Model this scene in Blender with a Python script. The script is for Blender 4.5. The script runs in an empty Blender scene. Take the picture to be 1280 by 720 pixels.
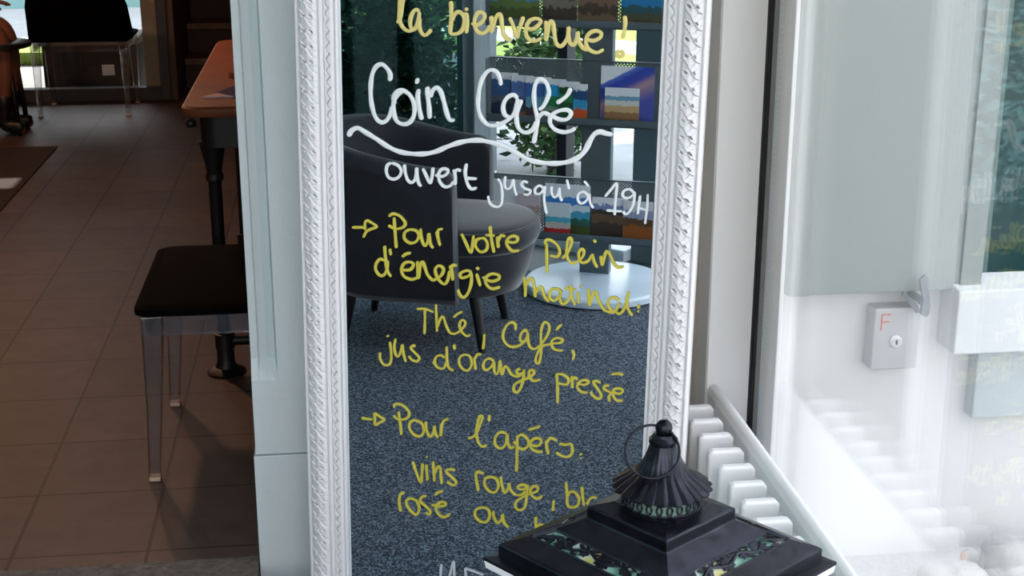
import bpy, bmesh, math, random
import numpy as np
from mathutils import Vector, Matrix, noise as mnoise
R = math.radians
random.seed(7)
S = bpy.context.scene
C = S.collection

# ---------------------------------------------------------------- camera, sky, sun, exposure
cam_d = bpy.data.cameras.new('camera')
cam = bpy.data.objects.new('camera', cam_d)
C.objects.link(cam)
cam_d.sensor_width = 36.0
cam_d.lens = 50.0
cam_d.clip_start = 0.05
cam.location = (0, 0, 1.55)
cam.rotation_euler = (R(90 - 17.2), 0, R(-7.2))
S.camera = cam

W = bpy.data.worlds.new('sky')
S.world = W
W.use_nodes = True
wn = W.node_tree
bg = wn.nodes['Background']
tc = wn.nodes.new('ShaderNodeTexCoord')
sx = wn.nodes.new('ShaderNodeSeparateXYZ')
rp = wn.nodes.new('ShaderNodeValToRGB')
wn.links.new(tc.outputs['Generated'], sx.inputs[0])
wn.links.new(sx.outputs['Z'], rp.inputs[0])
wn.links.new(rp.outputs[0], bg.inputs['Color'])
rp.color_ramp.elements[0].position = 0.0
rp.color_ramp.elements[0].color = (1.0, 0.97, 0.94, 1)
rp.color_ramp.elements[1].position = 0.8
rp.color_ramp.elements[1].color = (0.84, 0.89, 1.0, 1)
bg.inputs['Strength'].default_value = 1.0

sun_d = bpy.data.lights.new('sun', 'SUN')
sun_d.energy = 2.4
sun_d.angle = R(0.6)
sun_d.color = (1.0, 0.93, 0.82)
sun = bpy.data.objects.new('sun', sun_d)
C.objects.link(sun)
sun.rotation_euler = (R(-45), 0, 0)      # shines from behind the house (+Y) down towards -Y
sun.location = (0, 12, 12)

S.view_settings.view_transform = 'Standard'
S.view_settings.look = 'None'
S.view_settings.gamma = 1
S.view_settings.use_curve_mapping = False
S.view_settings.exposure = 1.87

# ---------------------------------------------------------------- materials
def mat(name, col, rough=0.6, metal=0.0, spec=0.5, noise=None, bump=None, sheen=0.0, coat=0.0):
    """col linear rgb; noise=(scale, colour2, amount); bump=(scale, strength)"""
    m = bpy.data.materials.new(name)
    m.use_nodes = True
    nt = m.node_tree
    b = nt.nodes['Principled BSDF']
    b.inputs['Base Color'].default_value = (*col, 1)
    b.inputs['Roughness'].default_value = rough
    b.inputs['Metallic'].default_value = metal
    b.inputs['Specular IOR Level'].default_value = spec
    if sheen:
        b.inputs['Sheen Weight'].default_value = sheen
        b.inputs['Sheen Roughness'].default_value = 0.4
    if coat:
        b.inputs['Coat Weight'].default_value = coat
    if noise or bump:
        t = nt.nodes.new('ShaderNodeTexCoord')
    if noise:
        n = nt.nodes.new('ShaderNodeTexNoise')
        n.inputs['Scale'].default_value = noise[0]
        n.inputs['Detail'].default_value = 6
        nt.links.new(t.outputs['Object'], n.inputs['Vector'])
        r = nt.nodes.new('ShaderNodeValToRGB')
        a = noise[2]
        r.color_ramp.elements[0].position = 0.5 - a
        r.color_ramp.elements[1].position = 0.5 + a
        r.color_ramp.elements[0].color = (*col, 1)
        r.color_ramp.elements[1].color = (*noise[1], 1)
        nt.links.new(n.outputs['Fac'], r.inputs[0])
        nt.links.new(r.outputs[0], b.inputs['Base Color'])
    if bump:
        n2 = nt.nodes.new('ShaderNodeTexNoise')
        n2.inputs['Scale'].default_value = bump[0]
        n2.inputs['Detail'].default_value = 5
        nt.links.new(t.outputs['Object'], n2.inputs['Vector'])
        bp = nt.nodes.new('ShaderNodeBump')
        bp.inputs['Strength'].default_value = bump[1]
        bp.inputs['Distance'].default_value = 0.01
        nt.links.new(n2.outputs['Fac'], bp.inputs['Height'])
        nt.links.new(bp.outputs[0], b.inputs['Normal'])
    return m

def glass_sheet(name, tint, f0=0.045, gloss=(1, 1, 1)):
    """clear flat glazing: straight-through transmission mixed with a mirror reflection that grows at grazing angles"""
    m = bpy.data.materials.new(name)
    m.use_nodes = True
    nt = m.node_tree
    nt.nodes.remove(nt.nodes['Principled BSDF'])
    out = nt.nodes['Material Output']
    g = nt.nodes.new('ShaderNodeNewGeometry')
    d = nt.nodes.new('ShaderNodeVectorMath'); d.operation = 'DOT_PRODUCT'
    nt.links.new(g.outputs['Normal'], d.inputs[0]); nt.links.new(g.outputs['Incoming'], d.inputs[1])
    a = nt.nodes.new('ShaderNodeMath'); a.operation = 'ABSOLUTE'
    nt.links.new(d.outputs['Value'], a.inputs[0])
    s = nt.nodes.new('ShaderNodeMath'); s.operation = 'SUBTRACT'; s.inputs[0].default_value = 1.0
    nt.links.new(a.outputs[0], s.inputs[1])
    p = nt.nodes.new('ShaderNodeMath'); p.operation = 'POWER'; p.inputs[1].default_value = 5.0
    nt.links.new(s.outputs[0], p.inputs[0])
    q = nt.nodes.new('ShaderNodeMath'); q.operation = 'MULTIPLY_ADD'
    q.inputs[1].default_value = 1 - f0; q.inputs[2].default_value = f0
    nt.links.new(p.outputs[0], q.inputs[0])
    t = nt.nodes.new('ShaderNodeBsdfTransparent'); t.inputs['Color'].default_value = (*tint, 1)
    gl = nt.nodes.new('ShaderNodeBsdfGlossy'); gl.inputs['Roughness'].default_value = 0.0; gl.inputs['Color'].default_value = (*gloss, 1)
    mx = nt.nodes.new('ShaderNodeMixShader')
    nt.links.new(q.outputs[0], mx.inputs[0]); nt.links.new(t.outputs[0], mx.inputs[1]); nt.links.new(gl.outputs[0], mx.inputs[2])
    nt.links.new(mx.outputs[0], out.inputs['Surface'])
    return m

def srgb(r, g, b):
    f = lambda c: (c / 255 / 12.92) if c / 255 <= 0.04045 else ((c / 255 + 0.055) / 1.055) ** 2.4
    return (f(r), f(g), f(b))

# ---------------------------------------------------------------- mesh helpers
class MB:
    def __init__(self):
        self.v = []; self.f = []
    def add(self, vs, fs):
        o = len(self.v)
        self.v += [tuple(p) for p in vs]
        self.f += [tuple(i + o for i in q) for q in fs]
        return self
    def box(self, x0, x1, y0, y1, z0, z1):
        vs = [(x, y, z) for z in (z0, z1) for y in (y0, y1) for x in (x0, x1)]
        return self.add(vs, [(0, 2, 3, 1), (4, 5, 7, 6), (0, 1, 5, 4), (1, 3, 7, 5), (3, 2, 6, 7), (2, 0, 4, 6)])
    def loft(self, loops, cap=True, closed=True):
        n = len(loops[0]); vs = [p for l in loops for p in l]; fs = []
        for i in range(len(loops) - 1):
            for j in range(n if closed else n - 1):
                a = i * n + j; b = i * n + (j + 1) % n
                fs.append((a, b, b + n, a + n))
        if cap:
            fs.append(tuple(reversed(range(n)))); fs.append(tuple(range((len(loops) - 1) * n, len(loops) * n)))
        return self.add(vs, fs)
    def prism(self, poly, z0, z1):
        return self.loft([[(x, y, z0) for x, y in poly], [(x, y, z1) for x, y in poly]])
    def lathe(self, prof, n=40, cx=0, cy=0, flute=None, cap=True):
        loops = []
        for k, (r, z) in enumerate(prof):
            l = []
            for i in range(n):
                a = 2 * math.pi * i / n
                rr, zz = r, z
                if flute:
                    rr, zz = flute(r, z, a, k)
                l.append((cx + rr * math.cos(a), cy + rr * math.sin(a), zz))
            loops.append(l)
        return self.loft(loops, cap=cap)
    def tube(self, pts, r, n=8, cap=True):
        pts = [Vector(p) for p in pts]
        loops = []
        up = None
        for i, p in enumerate(pts):
            t = (pts[min(i + 1, len(pts) - 1)] - pts[max(i - 1, 0)]).normalized()
            if up is None:
                up = Vector((0, 0, 1)) if abs(t.z) < 0.9 else Vector((1, 0, 0))
            s = t.cross(up).normalized(); u = s.cross(t).normalized(); up = u
            rr = r[i] if isinstance(r, (list, tuple)) else r
            loops.append([p + (s * math.cos(2 * math.pi * k / n) + u * math.sin(2 * math.pi * k / n)) * rr for k in range(n)])
        return self.loft(loops, cap=cap)
    def grid(self, P, nu, nv):
        """P: list of nu*nv points"""
        fs = [(i * nv + j, (i + 1) * nv + j, (i + 1) * nv + j + 1, i * nv + j + 1) for i in range(nu - 1) for j in range(nv - 1)]
        return self.add(P, fs)
    def build(self, name, m=None, parent=None, smooth=False, bevel=0, seg=2, loc=None, rot=None, angle=None):
        me = bpy.data.meshes.new(name)
        me.from_pydata(self.v, [], self.f)
        bm = bmesh.new(); bm.from_mesh(me)
        bmesh.ops.recalc_face_normals(bm, faces=bm.faces)
        bm.to_mesh(me); bm.free()
        o = bpy.data.objects.new(name, me)
        C.objects.link(o)
        if m: me.materials.append(m)
        if parent: o.parent = parent
        if loc: o.location = loc
        if rot: o.rotation_euler = rot
        if smooth:
            for p in me.polygons: p.use_smooth = True
        if bevel:
            b = o.modifiers.new('bevel', 'BEVEL'); b.width = bevel; b.segments = seg
            b.limit_method = 'ANGLE'; b.angle_limit = R(35)
            b.harden_normals = False
        if smooth and angle:
            me.set_sharp_from_angle(angle=R(angle))
        return o

def tag(o, label, cat=None, group=None, kind=None):
    o['label'] = label
    if cat: o['category'] = cat
    if group: o['group'] = group
    if kind: o['kind'] = kind
    return o
def thing(name, label, cat, loc=(0, 0, 0), rot=(0, 0, 0), group=None):
    o = bpy.data.objects.new(name, None); C.objects.link(o)
    o.empty_display_size = 0.05
    o.location = loc; o.rotation_euler = rot
    return tag(o, label, cat, group)
def struct(o, label):
    o['kind'] = 'structure'; o['label'] = label; return o
def sempty(name, label, loc=(0, 0, 0)):
    o = bpy.data.objects.new(name, None); C.objects.link(o); o.location = loc
    return struct(o, label)
def dup(root, name=None):
    r = root.copy(); C.objects.link(r)
    for ch in root.children:
        c = ch.copy(); C.objects.link(c); c.parent = r
        for g in ch.children:
            d = g.copy(); C.objects.link(d); d.parent = c
    return r
def arc(cx, cy, r, a0, a1, n):
    return [(cx + r * math.cos(R(a0 + (a1 - a0) * i / n)), cy + r * math.sin(R(a0 + (a1 - a0) * i / n))) for i in range(n + 1)]
def smooth_path(pts, sub=6):
    """Catmull-Rom through the points (2-D or 3-D)"""
    pts = [np.array(p, float) for p in pts]
    if len(pts) < 3:
        return [tuple(pts[0] + (pts[-1] - pts[0]) * i / 4) for i in range(5)]
    P = [2 * pts[0] - pts[1]] + pts + [2 * pts[-1] - pts[-2]]
    out = []
    for i in range(1, len(P) - 2):
        p0, p1, p2, p3 = P[i - 1:i + 3]
        for k in range(sub):
            t = k / sub
            out.append(tuple(0.5 * (2 * p1 + (p2 - p0) * t + (2 * p0 - 5 * p1 + 4 * p2 - p3) * t * t + (3 * p1 - p0 - 3 * p2 + p3) * t ** 3)))
    out.append(tuple(pts[-1]))
    return out

# ---------------------------------------------------------------- shared materials
M_render = mat('white_render', srgb(226, 226, 226), 0.9, bump=(60, 0.05))
M_stone = mat('painted_stone', srgb(206, 214, 218), 0.75, bump=(25, 0.22))
M_stone_groove = M_stone
M_white = mat('white_paint', srgb(236, 236, 238), 0.45)
M_white_metal = mat('white_coated_metal', srgb(243, 243, 244), 0.35)
M_post_shade = mat('taupe_shade_strip', srgb(236, 220, 208), 0.6)  # shade on the white post's side face, put into the colour
M_shade_bead = mat('grey_shade_strip', srgb(238, 233, 230), 0.6)  # paler tone of the painted post shade, reused on the glazing bead
M_rubber = mat('black_rubber', srgb(30, 31, 34), 0.6)
M_frame_grey = mat('grey_window_frame', srgb(98, 112, 118), 0.45)
M_frame_dark = mat('dark_window_frame', srgb(38, 42, 48), 0.5)
M_silver = mat('brushed_silver', srgb(215, 220, 225), 0.28, 1.0)
M_clear = glass_sheet('clear_glazing', (0.978, 0.985, 0.984))
M_black = mat('black_satin', srgb(9, 9, 11), 0.45)
M_dark = mat('dark_brown_black', srgb(24, 20, 20), 0.6)
M_paving = mat('pale_paving', srgb(172, 174, 176), 0.9, noise=(3.0, srgb(154, 156, 158), 0.25))
M_lawn = mat('lawn', srgb(120, 150, 60), 0.9, noise=(40, srgb(165, 185, 90), 0.2))
M_darkfloor = mat('dark_threshold', srgb(62, 72, 76), 0.5)

# ---------------------------------------------------------------- setting: ground, floors
o = MB().box(-30, 30, -40, 40, -0.2, -0.10).build('ground', M_paving); struct(o, 'pale paved ground outside the glazing')
o = MB().box(-16, -0.6, -16, -4.6, -0.10, -0.085).build('lawn', M_lawn); struct(o, 'sunlit lawn beyond the paving')
o = MB().box(-16, -0.6, -5.45, -5.3, -0.085, 0.0).build('trim_3', M_white); struct(o, 'white kerb across the lawn')

def carpet_mat():
    m = bpy.data.materials.new('speckled_carpet'); m.use_nodes = True
    nt = m.node_tree; b = nt.nodes['Principled BSDF']
    b.inputs['Roughness'].default_value = 0.95; b.inputs['Specular IOR Level'].default_value = 0.1
    t = nt.nodes.new('ShaderNodeTexCoord')
    v = nt.nodes.new('ShaderNodeTexVoronoi'); v.inputs['Scale'].default_value = 250
    nt.links.new(t.outputs['Object'], v.inputs['Vector'])
    r = nt.nodes.new('ShaderNodeValToRGB')
    e = r.color_ramp.elements
    e[0].position = 0.1; e[0].color = (*srgb(42, 49, 58), 1)
    e[1].position = 0.95; e[1].color = (*srgb(122, 132, 145), 1)
    k = e.new(0.5); k.color = (*srgb(62, 71, 83), 1)
    sp = nt.nodes.new('ShaderNodeSeparateColor')
    nt.links.new(v.outputs['Color'], sp.inputs[0]); nt.links.new(sp.outputs[0], r.inputs[0])
    nt.links.new(r.outputs[0], b.inputs['Base Color'])
    bp = nt.nodes.new('ShaderNodeBump'); bp.inputs['Strength'].default_value = 0.6; bp.inputs['Distance'].default_value = 0.004
    nt.links.new(sp.outputs[1], bp.inputs['Height']); nt.links.new(bp.outputs[0], b.inputs['Normal'])
    return m
o = MB().box(-1.73, 0.9, 0.5, 2.82, -0.10, 0.0).build('floor', carpet_mat()); struct(o, 'blue grey speckled carpet of the glazed porch')
o = MB().box(-1.73, 0.9, 0.0, 0.5, -0.10, 0.0).build('trim_2', M_darkfloor); struct(o, 'dark grey entrance strip inside the front glazing')

def tile_mat():
    m = bpy.data.materials.new('brown_stone_tiles'); m.use_nodes = True
    nt = m.node_tree; b = nt.nodes['Principled BSDF']
    t = nt.nodes.new('ShaderNodeTexCoord')
    mp = nt.nodes.new('ShaderNodeMapping')
    mp.inputs['Location'].default_value = (0.155 + 31 * 0.307, -3.037 + 30 * 0.333, 0)
    nt.links.new(t.outputs['Object'], mp.inputs['Vector'])
    br = nt.nodes.new('ShaderNodeTexBrick')
    br.offset = 0.0; br.squash = 1.0
    br.inputs['Scale'].default_value = 1.0
    br.inputs['Brick Width'].default_value = 0.307; br.inputs['Row Height'].default_value = 0.333
    br.inputs['Mortar Size'].default_value = 0.0042; br.inputs['Mortar Smooth'].default_value = 0.3
    br.inputs['Color1'].default_value = (*srgb(86, 68, 61), 1)
    br.inputs['Color2'].default_value = (*srgb(74, 60, 55), 1)
    br.inputs['Mortar'].default_value = (*srgb(34, 26, 24), 1)
    nt.links.new(mp.outputs[0], br.inputs['Vector'])
    n = nt.nodes.new('ShaderNodeTexNoise'); n.inputs['Scale'].default_value = 9; n.inputs['Detail'].default_value = 8; n.inputs['Roughness'].default_value = 0.65
    nt.links.new(t.outputs['Object'], n.inputs['Vector'])
    mx = nt.nodes.new('ShaderNodeMix'); mx.data_type = 'RGBA'; mx.blend_type = 'MULTIPLY'
    rr = nt.nodes.new('ShaderNodeValToRGB')
    rr.color_ramp.elements[0].position = 0.3; rr.color_ramp.elements[0].color = (0.62, 0.6, 0.6, 1)
    rr.color_ramp.elements[1].position = 0.7; rr.color_ramp.elements[1].color = (1.1, 1.08, 1.05, 1)
    nt.links.new(n.outputs['Fac'], rr.inputs[0])
    mx.inputs[0].default_value = 1.0
    nt.links.new(br.outputs['Color'], mx.inputs[6]); nt.links.new(rr.outputs[0], mx.inputs[7])
    nt.links.new(mx.outputs[2], b.inputs['Base Color'])
    b.inputs['Roughness'].default_value = 0.55
    bp = nt.nodes.new('ShaderNodeBump'); bp.inputs['Strength'].default_value = 0.4; bp.inputs['Distance'].default_value = 0.002
    bp.invert = True
    nt.links.new(br.outputs['Fac'], bp.inputs['Height']); nt.links.new(bp.outputs[0], b.inputs['Normal'])
    return m
o = MB().box(-3.4, 1.6, 2.974, 9.32, -0.10, 0.0).build('floor.001', tile_mat()); struct(o, 'brown stone tiled floor of the café')
o = MB().box(-1.035, 1.6, 9.32, 11.6, -0.10, 0.0).build('floor.002', bpy.data.materials['brown_stone_tiles']); struct(o, 'tiled floor at the foot of the stairs')
M_sill = mat('rough_stone_sill', srgb(118, 106, 98), 0.9, noise=(60, srgb(84, 74, 68), 0.22), bump=(90, 0.6))
o = MB().box(-1.2, -0.207, 2.822, 2.974, -0.10, 0.004).build('trim_1', M_sill); struct(o, 'rough stone doorsill between porch and café')
o = MB().box(-1.73, -1.2, 2.822, 2.974, -0.14, -0.09).box(-0.205, 0.9, 2.822, 2.974, -0.14, -0.09).build('floor.003', M_darkfloor); struct(o, 'sunken dark channel along the house wall')

o = MB().box(0.93, 5, 2.45, 2.97, -0.10, -0.088).build('trim_9', mat('pale_gravel', srgb(216, 214, 212), 0.9, noise=(90, srgb(190, 188, 186), 0.2), bump=(120, 0.8))); struct(o, 'pale gravel bed along the house wall')
# ---------------------------------------------------------------- setting: house walls
w = MB()
w.box(-3.6, -1.05, 2.975, 3.22, -0.1, 4.7)
w.box(-1.05, -0.2, 2.975, 3.22, 2.2, 4.7)
w.box(-0.2, 0.883, 2.985, 3.22, -0.1, 4.7)
o = w.build('wall_back', M_render); struct(o, 'house wall between porch and café with the open doorway')
w = MB()
w.box(0.883, 1.46, 2.97, 3.22, -0.2, 4.7).box(1.46, 2.6, 2.97, 3.22, -0.2, 0.52).box(1.46, 2.6, 2.97, 3.22, 1.95, 4.7).box(2.6, 8, 2.97, 3.22, -0.2, 4.7)
o = w.build('wall_right', M_render); struct(o, 'white rendered house wall seen through the glazing')

# doorway pillar: square foot block, plain shaft block, then a stopped hollow on the door-side corner
p = MB()
p.box(-0.204, 0.10, 2.945, 3.22, -0.1, 0.262)
p.box(-0.200, 0.10, 2.949, 3.22, 0.265, 0.395)
def pl(z, d):   # d = depth of the hollow (0 .. 1)
    a = 0.034 * d
    return [(0.10, 2.949, z), (-0.143, 2.949, z), (-0.147, 2.949 + a * 0.5, z), (-0.165, 2.949 + a * 0.85, z), (-0.182, 2.949 + a, z), (-0.184, 2.949 + a * 0.62, z), (-0.2, 2.949 + a * 0.62, z), (-0.2, 3.22, z), (0.10, 3.22, z)]
p.loft([pl(0.395, 0.0), pl(0.44, 0.02), pl(0.485, 1.0), pl(2.2, 1.0)])
o = p.build('trim_4', M_stone, bevel=0.003); struct(o, 'pale grey painted stone door pillar with a stopped hollow edge')
p = MB().box(-1.30, -1.05, 2.945, 3.22, -0.1, 2.2).box(-1.30, 0.1, 2.945, 3.22, 2.2, 2.45)
o = p.build('trim_5', M_stone, bevel=0.004); struct(o, 'pale painted stone lintel and far jamb of the doorway')

# café shell
M_cafe = mat('cafe_wall', srgb(96, 82, 74), 0.9)
M_cafe_ceiling = mat('cafe_ceiling', srgb(150, 140, 130), 0.9)
o = MB().box(-3.6, -3.4, 3.22, 11.8, -0.1, 2.7).build('wall_left', M_cafe); struct(o, 'left café wall')
o = MB().box(1.6, 1.8, 3.22, 11.8, -0.1, 2.7).build('wall_inner', M_cafe); struct(o, 'right café wall behind the pillar')
w = MB().box(-3.6, -2.16, 9.32, 9.5, -0.1, 2.7).box(-1.03, -0.99, 9.32, 11.6, -0.1, 2.7)
w.box(-2.16, -1.9, 9.32, 9.5, 2.16, 2.7).box(-1.53, -1.03, 9.32, 9.5, 2.16, 2.7).box(-1.9, -1.53, 9.32, 9.5, 2.16, 2.28).box(-1.9, -1.53, 9.32, 9.5, 2.68, 2.7)  # unseen gap above the door, added to let a sun spot onto the mat
w.box(-1.03, 1.8, 11.6, 11.8, -0.1, 2.7)
o = w.build('wall_far', M_cafe); struct(o, 'far café wall around the glass door')
o = MB().box(-3.6, 1.8, 3.22, 9.5, 2.7, 2.9).box(-1.03, 1.8, 9.5, 11.8, 2.7, 2.9).build('ceiling', M_cafe_ceiling); struct(o, 'café ceiling')
o = MB().box(-3.6, 0.4, 9.5, 12.0, 2.17, 2.25).build('added_canopy', M_cafe); struct(o, 'unseen canopy added over the far glass door to block the sun')  # unseen canopy, added to keep direct sun out of the far door

# stairs
M_tread = mat('stair_tread', srgb(120, 96, 80), 0.6, noise=(12, srgb(96, 76, 64), 0.2))
M_riser = mat('stair_riser', srgb(62, 47, 42), 0.7)
stair = sempty('stairs', 'brown stairs rising behind the table at the far end of the café', (-0.2, 9.8, 0))
for k in range(7):
    y = 0.28 * k
    MB().box(-0.78, 1.6, y, y + 0.03, 0.2 * k, 0.2 * (k + 1) - 0.045).build('riser', M_riser, stair)
    MB().box(-0.78, 1.6, y - 0.03, y + 0.30, 0.2 * (k + 1) - 0.045, 0.2 * (k + 1)).build('tread', M_tread, stair, bevel=0.006)

# far glass door
M_door_frame = mat('door_frame_grey', srgb(58, 60, 64), 0.5)
d1 = sempty('door_1', 'grey framed glass door at the far end of the café', (-1.6, 9.32, 0))
f = MB()
f.box(-0.56, -0.46, -0.03, 0.06, 0, 2.16).box(0.506, 0.57, -0.03, 0.06, 0, 2.16).box(-0.46, 0.506, -0.03, 0.06, 0.0, 0.085).box(-0.46, 0.506, -0.03, 0.06, 2.06, 2.16)
f.build('door_frame', M_door_frame, d1, bevel=0.004)
MB().box(-0.46, 0.506, 0.01, 0.018, 0.085, 2.06).build('pane', M_clear, d1)
MB().box(0.41, 0.506, 0.02, 0.05, 0.085, 2.06).build('shutter_strip', mat('beige_strip', srgb(150, 140, 122), 0.7), d1)
MB().box(0.44, 0.46, -0.075, -0.03, 0.98, 1.0).box(0.34, 0.46, -0.085, -0.07, 0.98, 1.0).build('handle', M_silver, d1, bevel=0.003)
# outside the far door
o = MB().box(-6, 3, 11.7, 12.15, -0.1, 0.0).build('lawn.001', M_lawn); struct(o, 'narrow strip of grass outside the far door')
o = MB().box(-8, 5, 16, 16.4, -0.1, 2.4).build('wall_garden', mat('teal_wall', srgb(120, 160, 160), 0.9)); struct(o, 'blue green garden wall far outside')

# ---------------------------------------------------------------- porch glazing
g1 = sempty('window_1', 'glazed side wall of the porch behind the armchair', (-1.73, 0.16, 0))
f = MB()
for y in (0.0, 0.95, 1.88, 2.74):
    f.box(-0.045, 0.045, y - 0.0, y + 0.055, 0.06, 2.36)
f.box(-0.05, 0.05, 0, 2.81, -0.1, 0.07).box(-0.05, 0.05, 0, 2.81, 2.36, 2.44)
f.build('window_frame', M_frame_grey, g1, bevel=0.004)
MB().box(-0.006, 0.0, 0.07, 0.95, 0.07, 2.36).box(-0.006, 0.0, 1.02, 1.88, 0.07, 2.36).box(-0.006, 0, 1.95, 2.74, 0.07, 2.36).build('pane', glass_sheet('tinted_glazing', (0.40, 0.55, 0.55), 0.015, (0.34, 0.52, 0.53)), g1)
g2 = sempty('window_2', 'glazed front of the porch behind the brochure rack', (-1.73, 0.1, 0))
f = MB()
f.box(-0.055, 0.035, -0.05, 0.06, -0.1, 2.44).box(0.77, 0.90, -0.045, 0.045, -0.1, 2.44)
f.box(0.9, 2.63, -0.045, 0.045, 2.34, 2.44).box(2.58, 2.68, -0.045, 0.045, -0.1, 2.44).box(0.06, 0.77, -0.045, 0.045, 2.36, 2.44)
f.build('window_frame', M_frame_grey, g2, bevel=0.004)
MB().box(0.398, 0.445, -0.03, 0.03, 0.05, 2.36).build('mullion', M_frame_dark, g2, bevel=0.003)
MB().box(0.06, 0.77, -0.05, 0.09, -0.09, 0.045).build('sill', mat('pale_sill', srgb(216, 226, 234), .3), g2, bevel=0.006)
MB().box(0.035, 0.398, -0.004, 0.002, 0.045, 2.36).box(0.445, 0.77, -0.004, 0.002, 0.045, 2.36).build('pane', M_clear, g2)
g3 = sempty('window_3', 'tall fixed pane on the right with black gasket and white post', (0.883, 2.82, 0))
MB().box(-0.10, 0.0, 0.0, 0.16, 0.0, 2.44).build('post', M_white_metal, g3, bevel=0.002)
MB().box(-0.1025, -0.0995, 0.085, 0.155, 0.0, 2.44).build('taupe_shade_strip', M_post_shade, g3)  # thin strip painting the shade on the post's left face
MB().box(-0.1015, -0.0995, 0.004, 0.083, 0.0, 2.44).build('grey_shade_strip', M_shade_bead, g3)  # paler front half of the painted side shade
MB().box(-0.006, 0.012, -0.045, 0.0, 0.03, 2.40).build('gasket', M_rubber, g3)
def spacer_mat():
    m = mat('glazing_spacer', srgb(212, 222, 228), 0.45, 0.0)
    nt = m.node_tree; b = nt.nodes['Principled BSDF']
    t = nt.nodes.new('ShaderNodeTexCoord'); s = nt.nodes.new('ShaderNodeSeparateXYZ')
    nt.links.new(t.outputs['Object'], s.inputs[0])
    mz = nt.nodes.new('ShaderNodeMath'); mz.operation = 'PINGPONG'; mz.inputs[1].default_value = 0.006
    nt.links.new(s.outputs['Z'], mz.inputs[0])
    ay = nt.nodes.new('ShaderNodeMath'); ay.operation = 'ADD'; ay.inputs[1].default_value = 0.066
    nt.links.new(s.outputs['Y'], ay.inputs[0])
    ab = nt.nodes.new('ShaderNodeMath'); ab.operation = 'ABSOLUTE'; nt.links.new(ay.outputs[0], ab.inputs[0])
    dv = nt.nodes.new('ShaderNodeMath'); dv.operation = 'MULTIPLY'; dv.inputs[1].default_value = 0.22
    nt.links.new(ab.outputs[0], dv.inputs[0])
    sm = nt.nodes.new('ShaderNodeMath'); sm.operation = 'ADD'
    nt.links.new(mz.outputs[0], sm.inputs[0]); nt.links.new(dv.outputs[0], sm.inputs[1])
    lt = nt.nodes.new('ShaderNodeMath'); lt.operation = 'LESS_THAN'; lt.inputs[1].default_value = 0.0022
    nt.links.new(sm.outputs[0], lt.inputs[0])
    mx = nt.nodes.new('ShaderNodeMix'); mx.data_type = 'RGBA'
    mx.inputs[6].default_value = (*srgb(212, 222, 228), 1); mx.inputs[7].default_value = (*srgb(240, 244, 248), 1)
    nt.links.new(lt.outputs[0], mx.inputs[0]); nt.links.new(mx.outputs[2], b.inputs['Base Color'])
    return m
MB().box(0.004, 0.02, -0.088, -0.045, 0.03, 2.40).build('spacer_bar', spacer_mat(), g3)
MB().box(0.003, 0.022, -0.102, -0.088, 0.03, 2.40).build('inner_bead', M_shade_bead, g3)
MB().box(0.003, 0.012, -0.150, -0.102, 0.0, 2.44).build('outer_frame', M_white_metal, g3, bevel=0.002)
MB().box(-0.006, -0.001, -2.62, -0.004, 0.06, 2.36).box(0.022, 0.027, -2.62, -0.004, 0.06, 2.36).build('pane', M_clear, g3)
MB().box(-0.03, 0.04, -2.62, 0.0, -0.1, 0.06).box(-0.03, 0.04, -2.62, 0.0, 2.36, 2.44).build('rail', M_white_metal, g3, bevel=0.003)
rf = sempty('ceiling.001', 'white panelled roof of the porch', (0, 0, 2.44))
f = MB()
for x in (-1.78, -0.92, -0.03, 0.84):
    f.box(x, x + 0.1, 0.05, 2.97, 0, 0.1)
f.box(-1.78, 0.94, 0.05, 0.15, 0.0, 0.1).box(-1.78, 0.94, 2.87, 2.97, 0.0, 0.1)
f.build('roof_beam', M_white_metal, rf)
MB().box(-1.78, 0.94, 0.05, 2.97, 0.1, 0.16).build('panel', M_white, rf)

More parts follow.
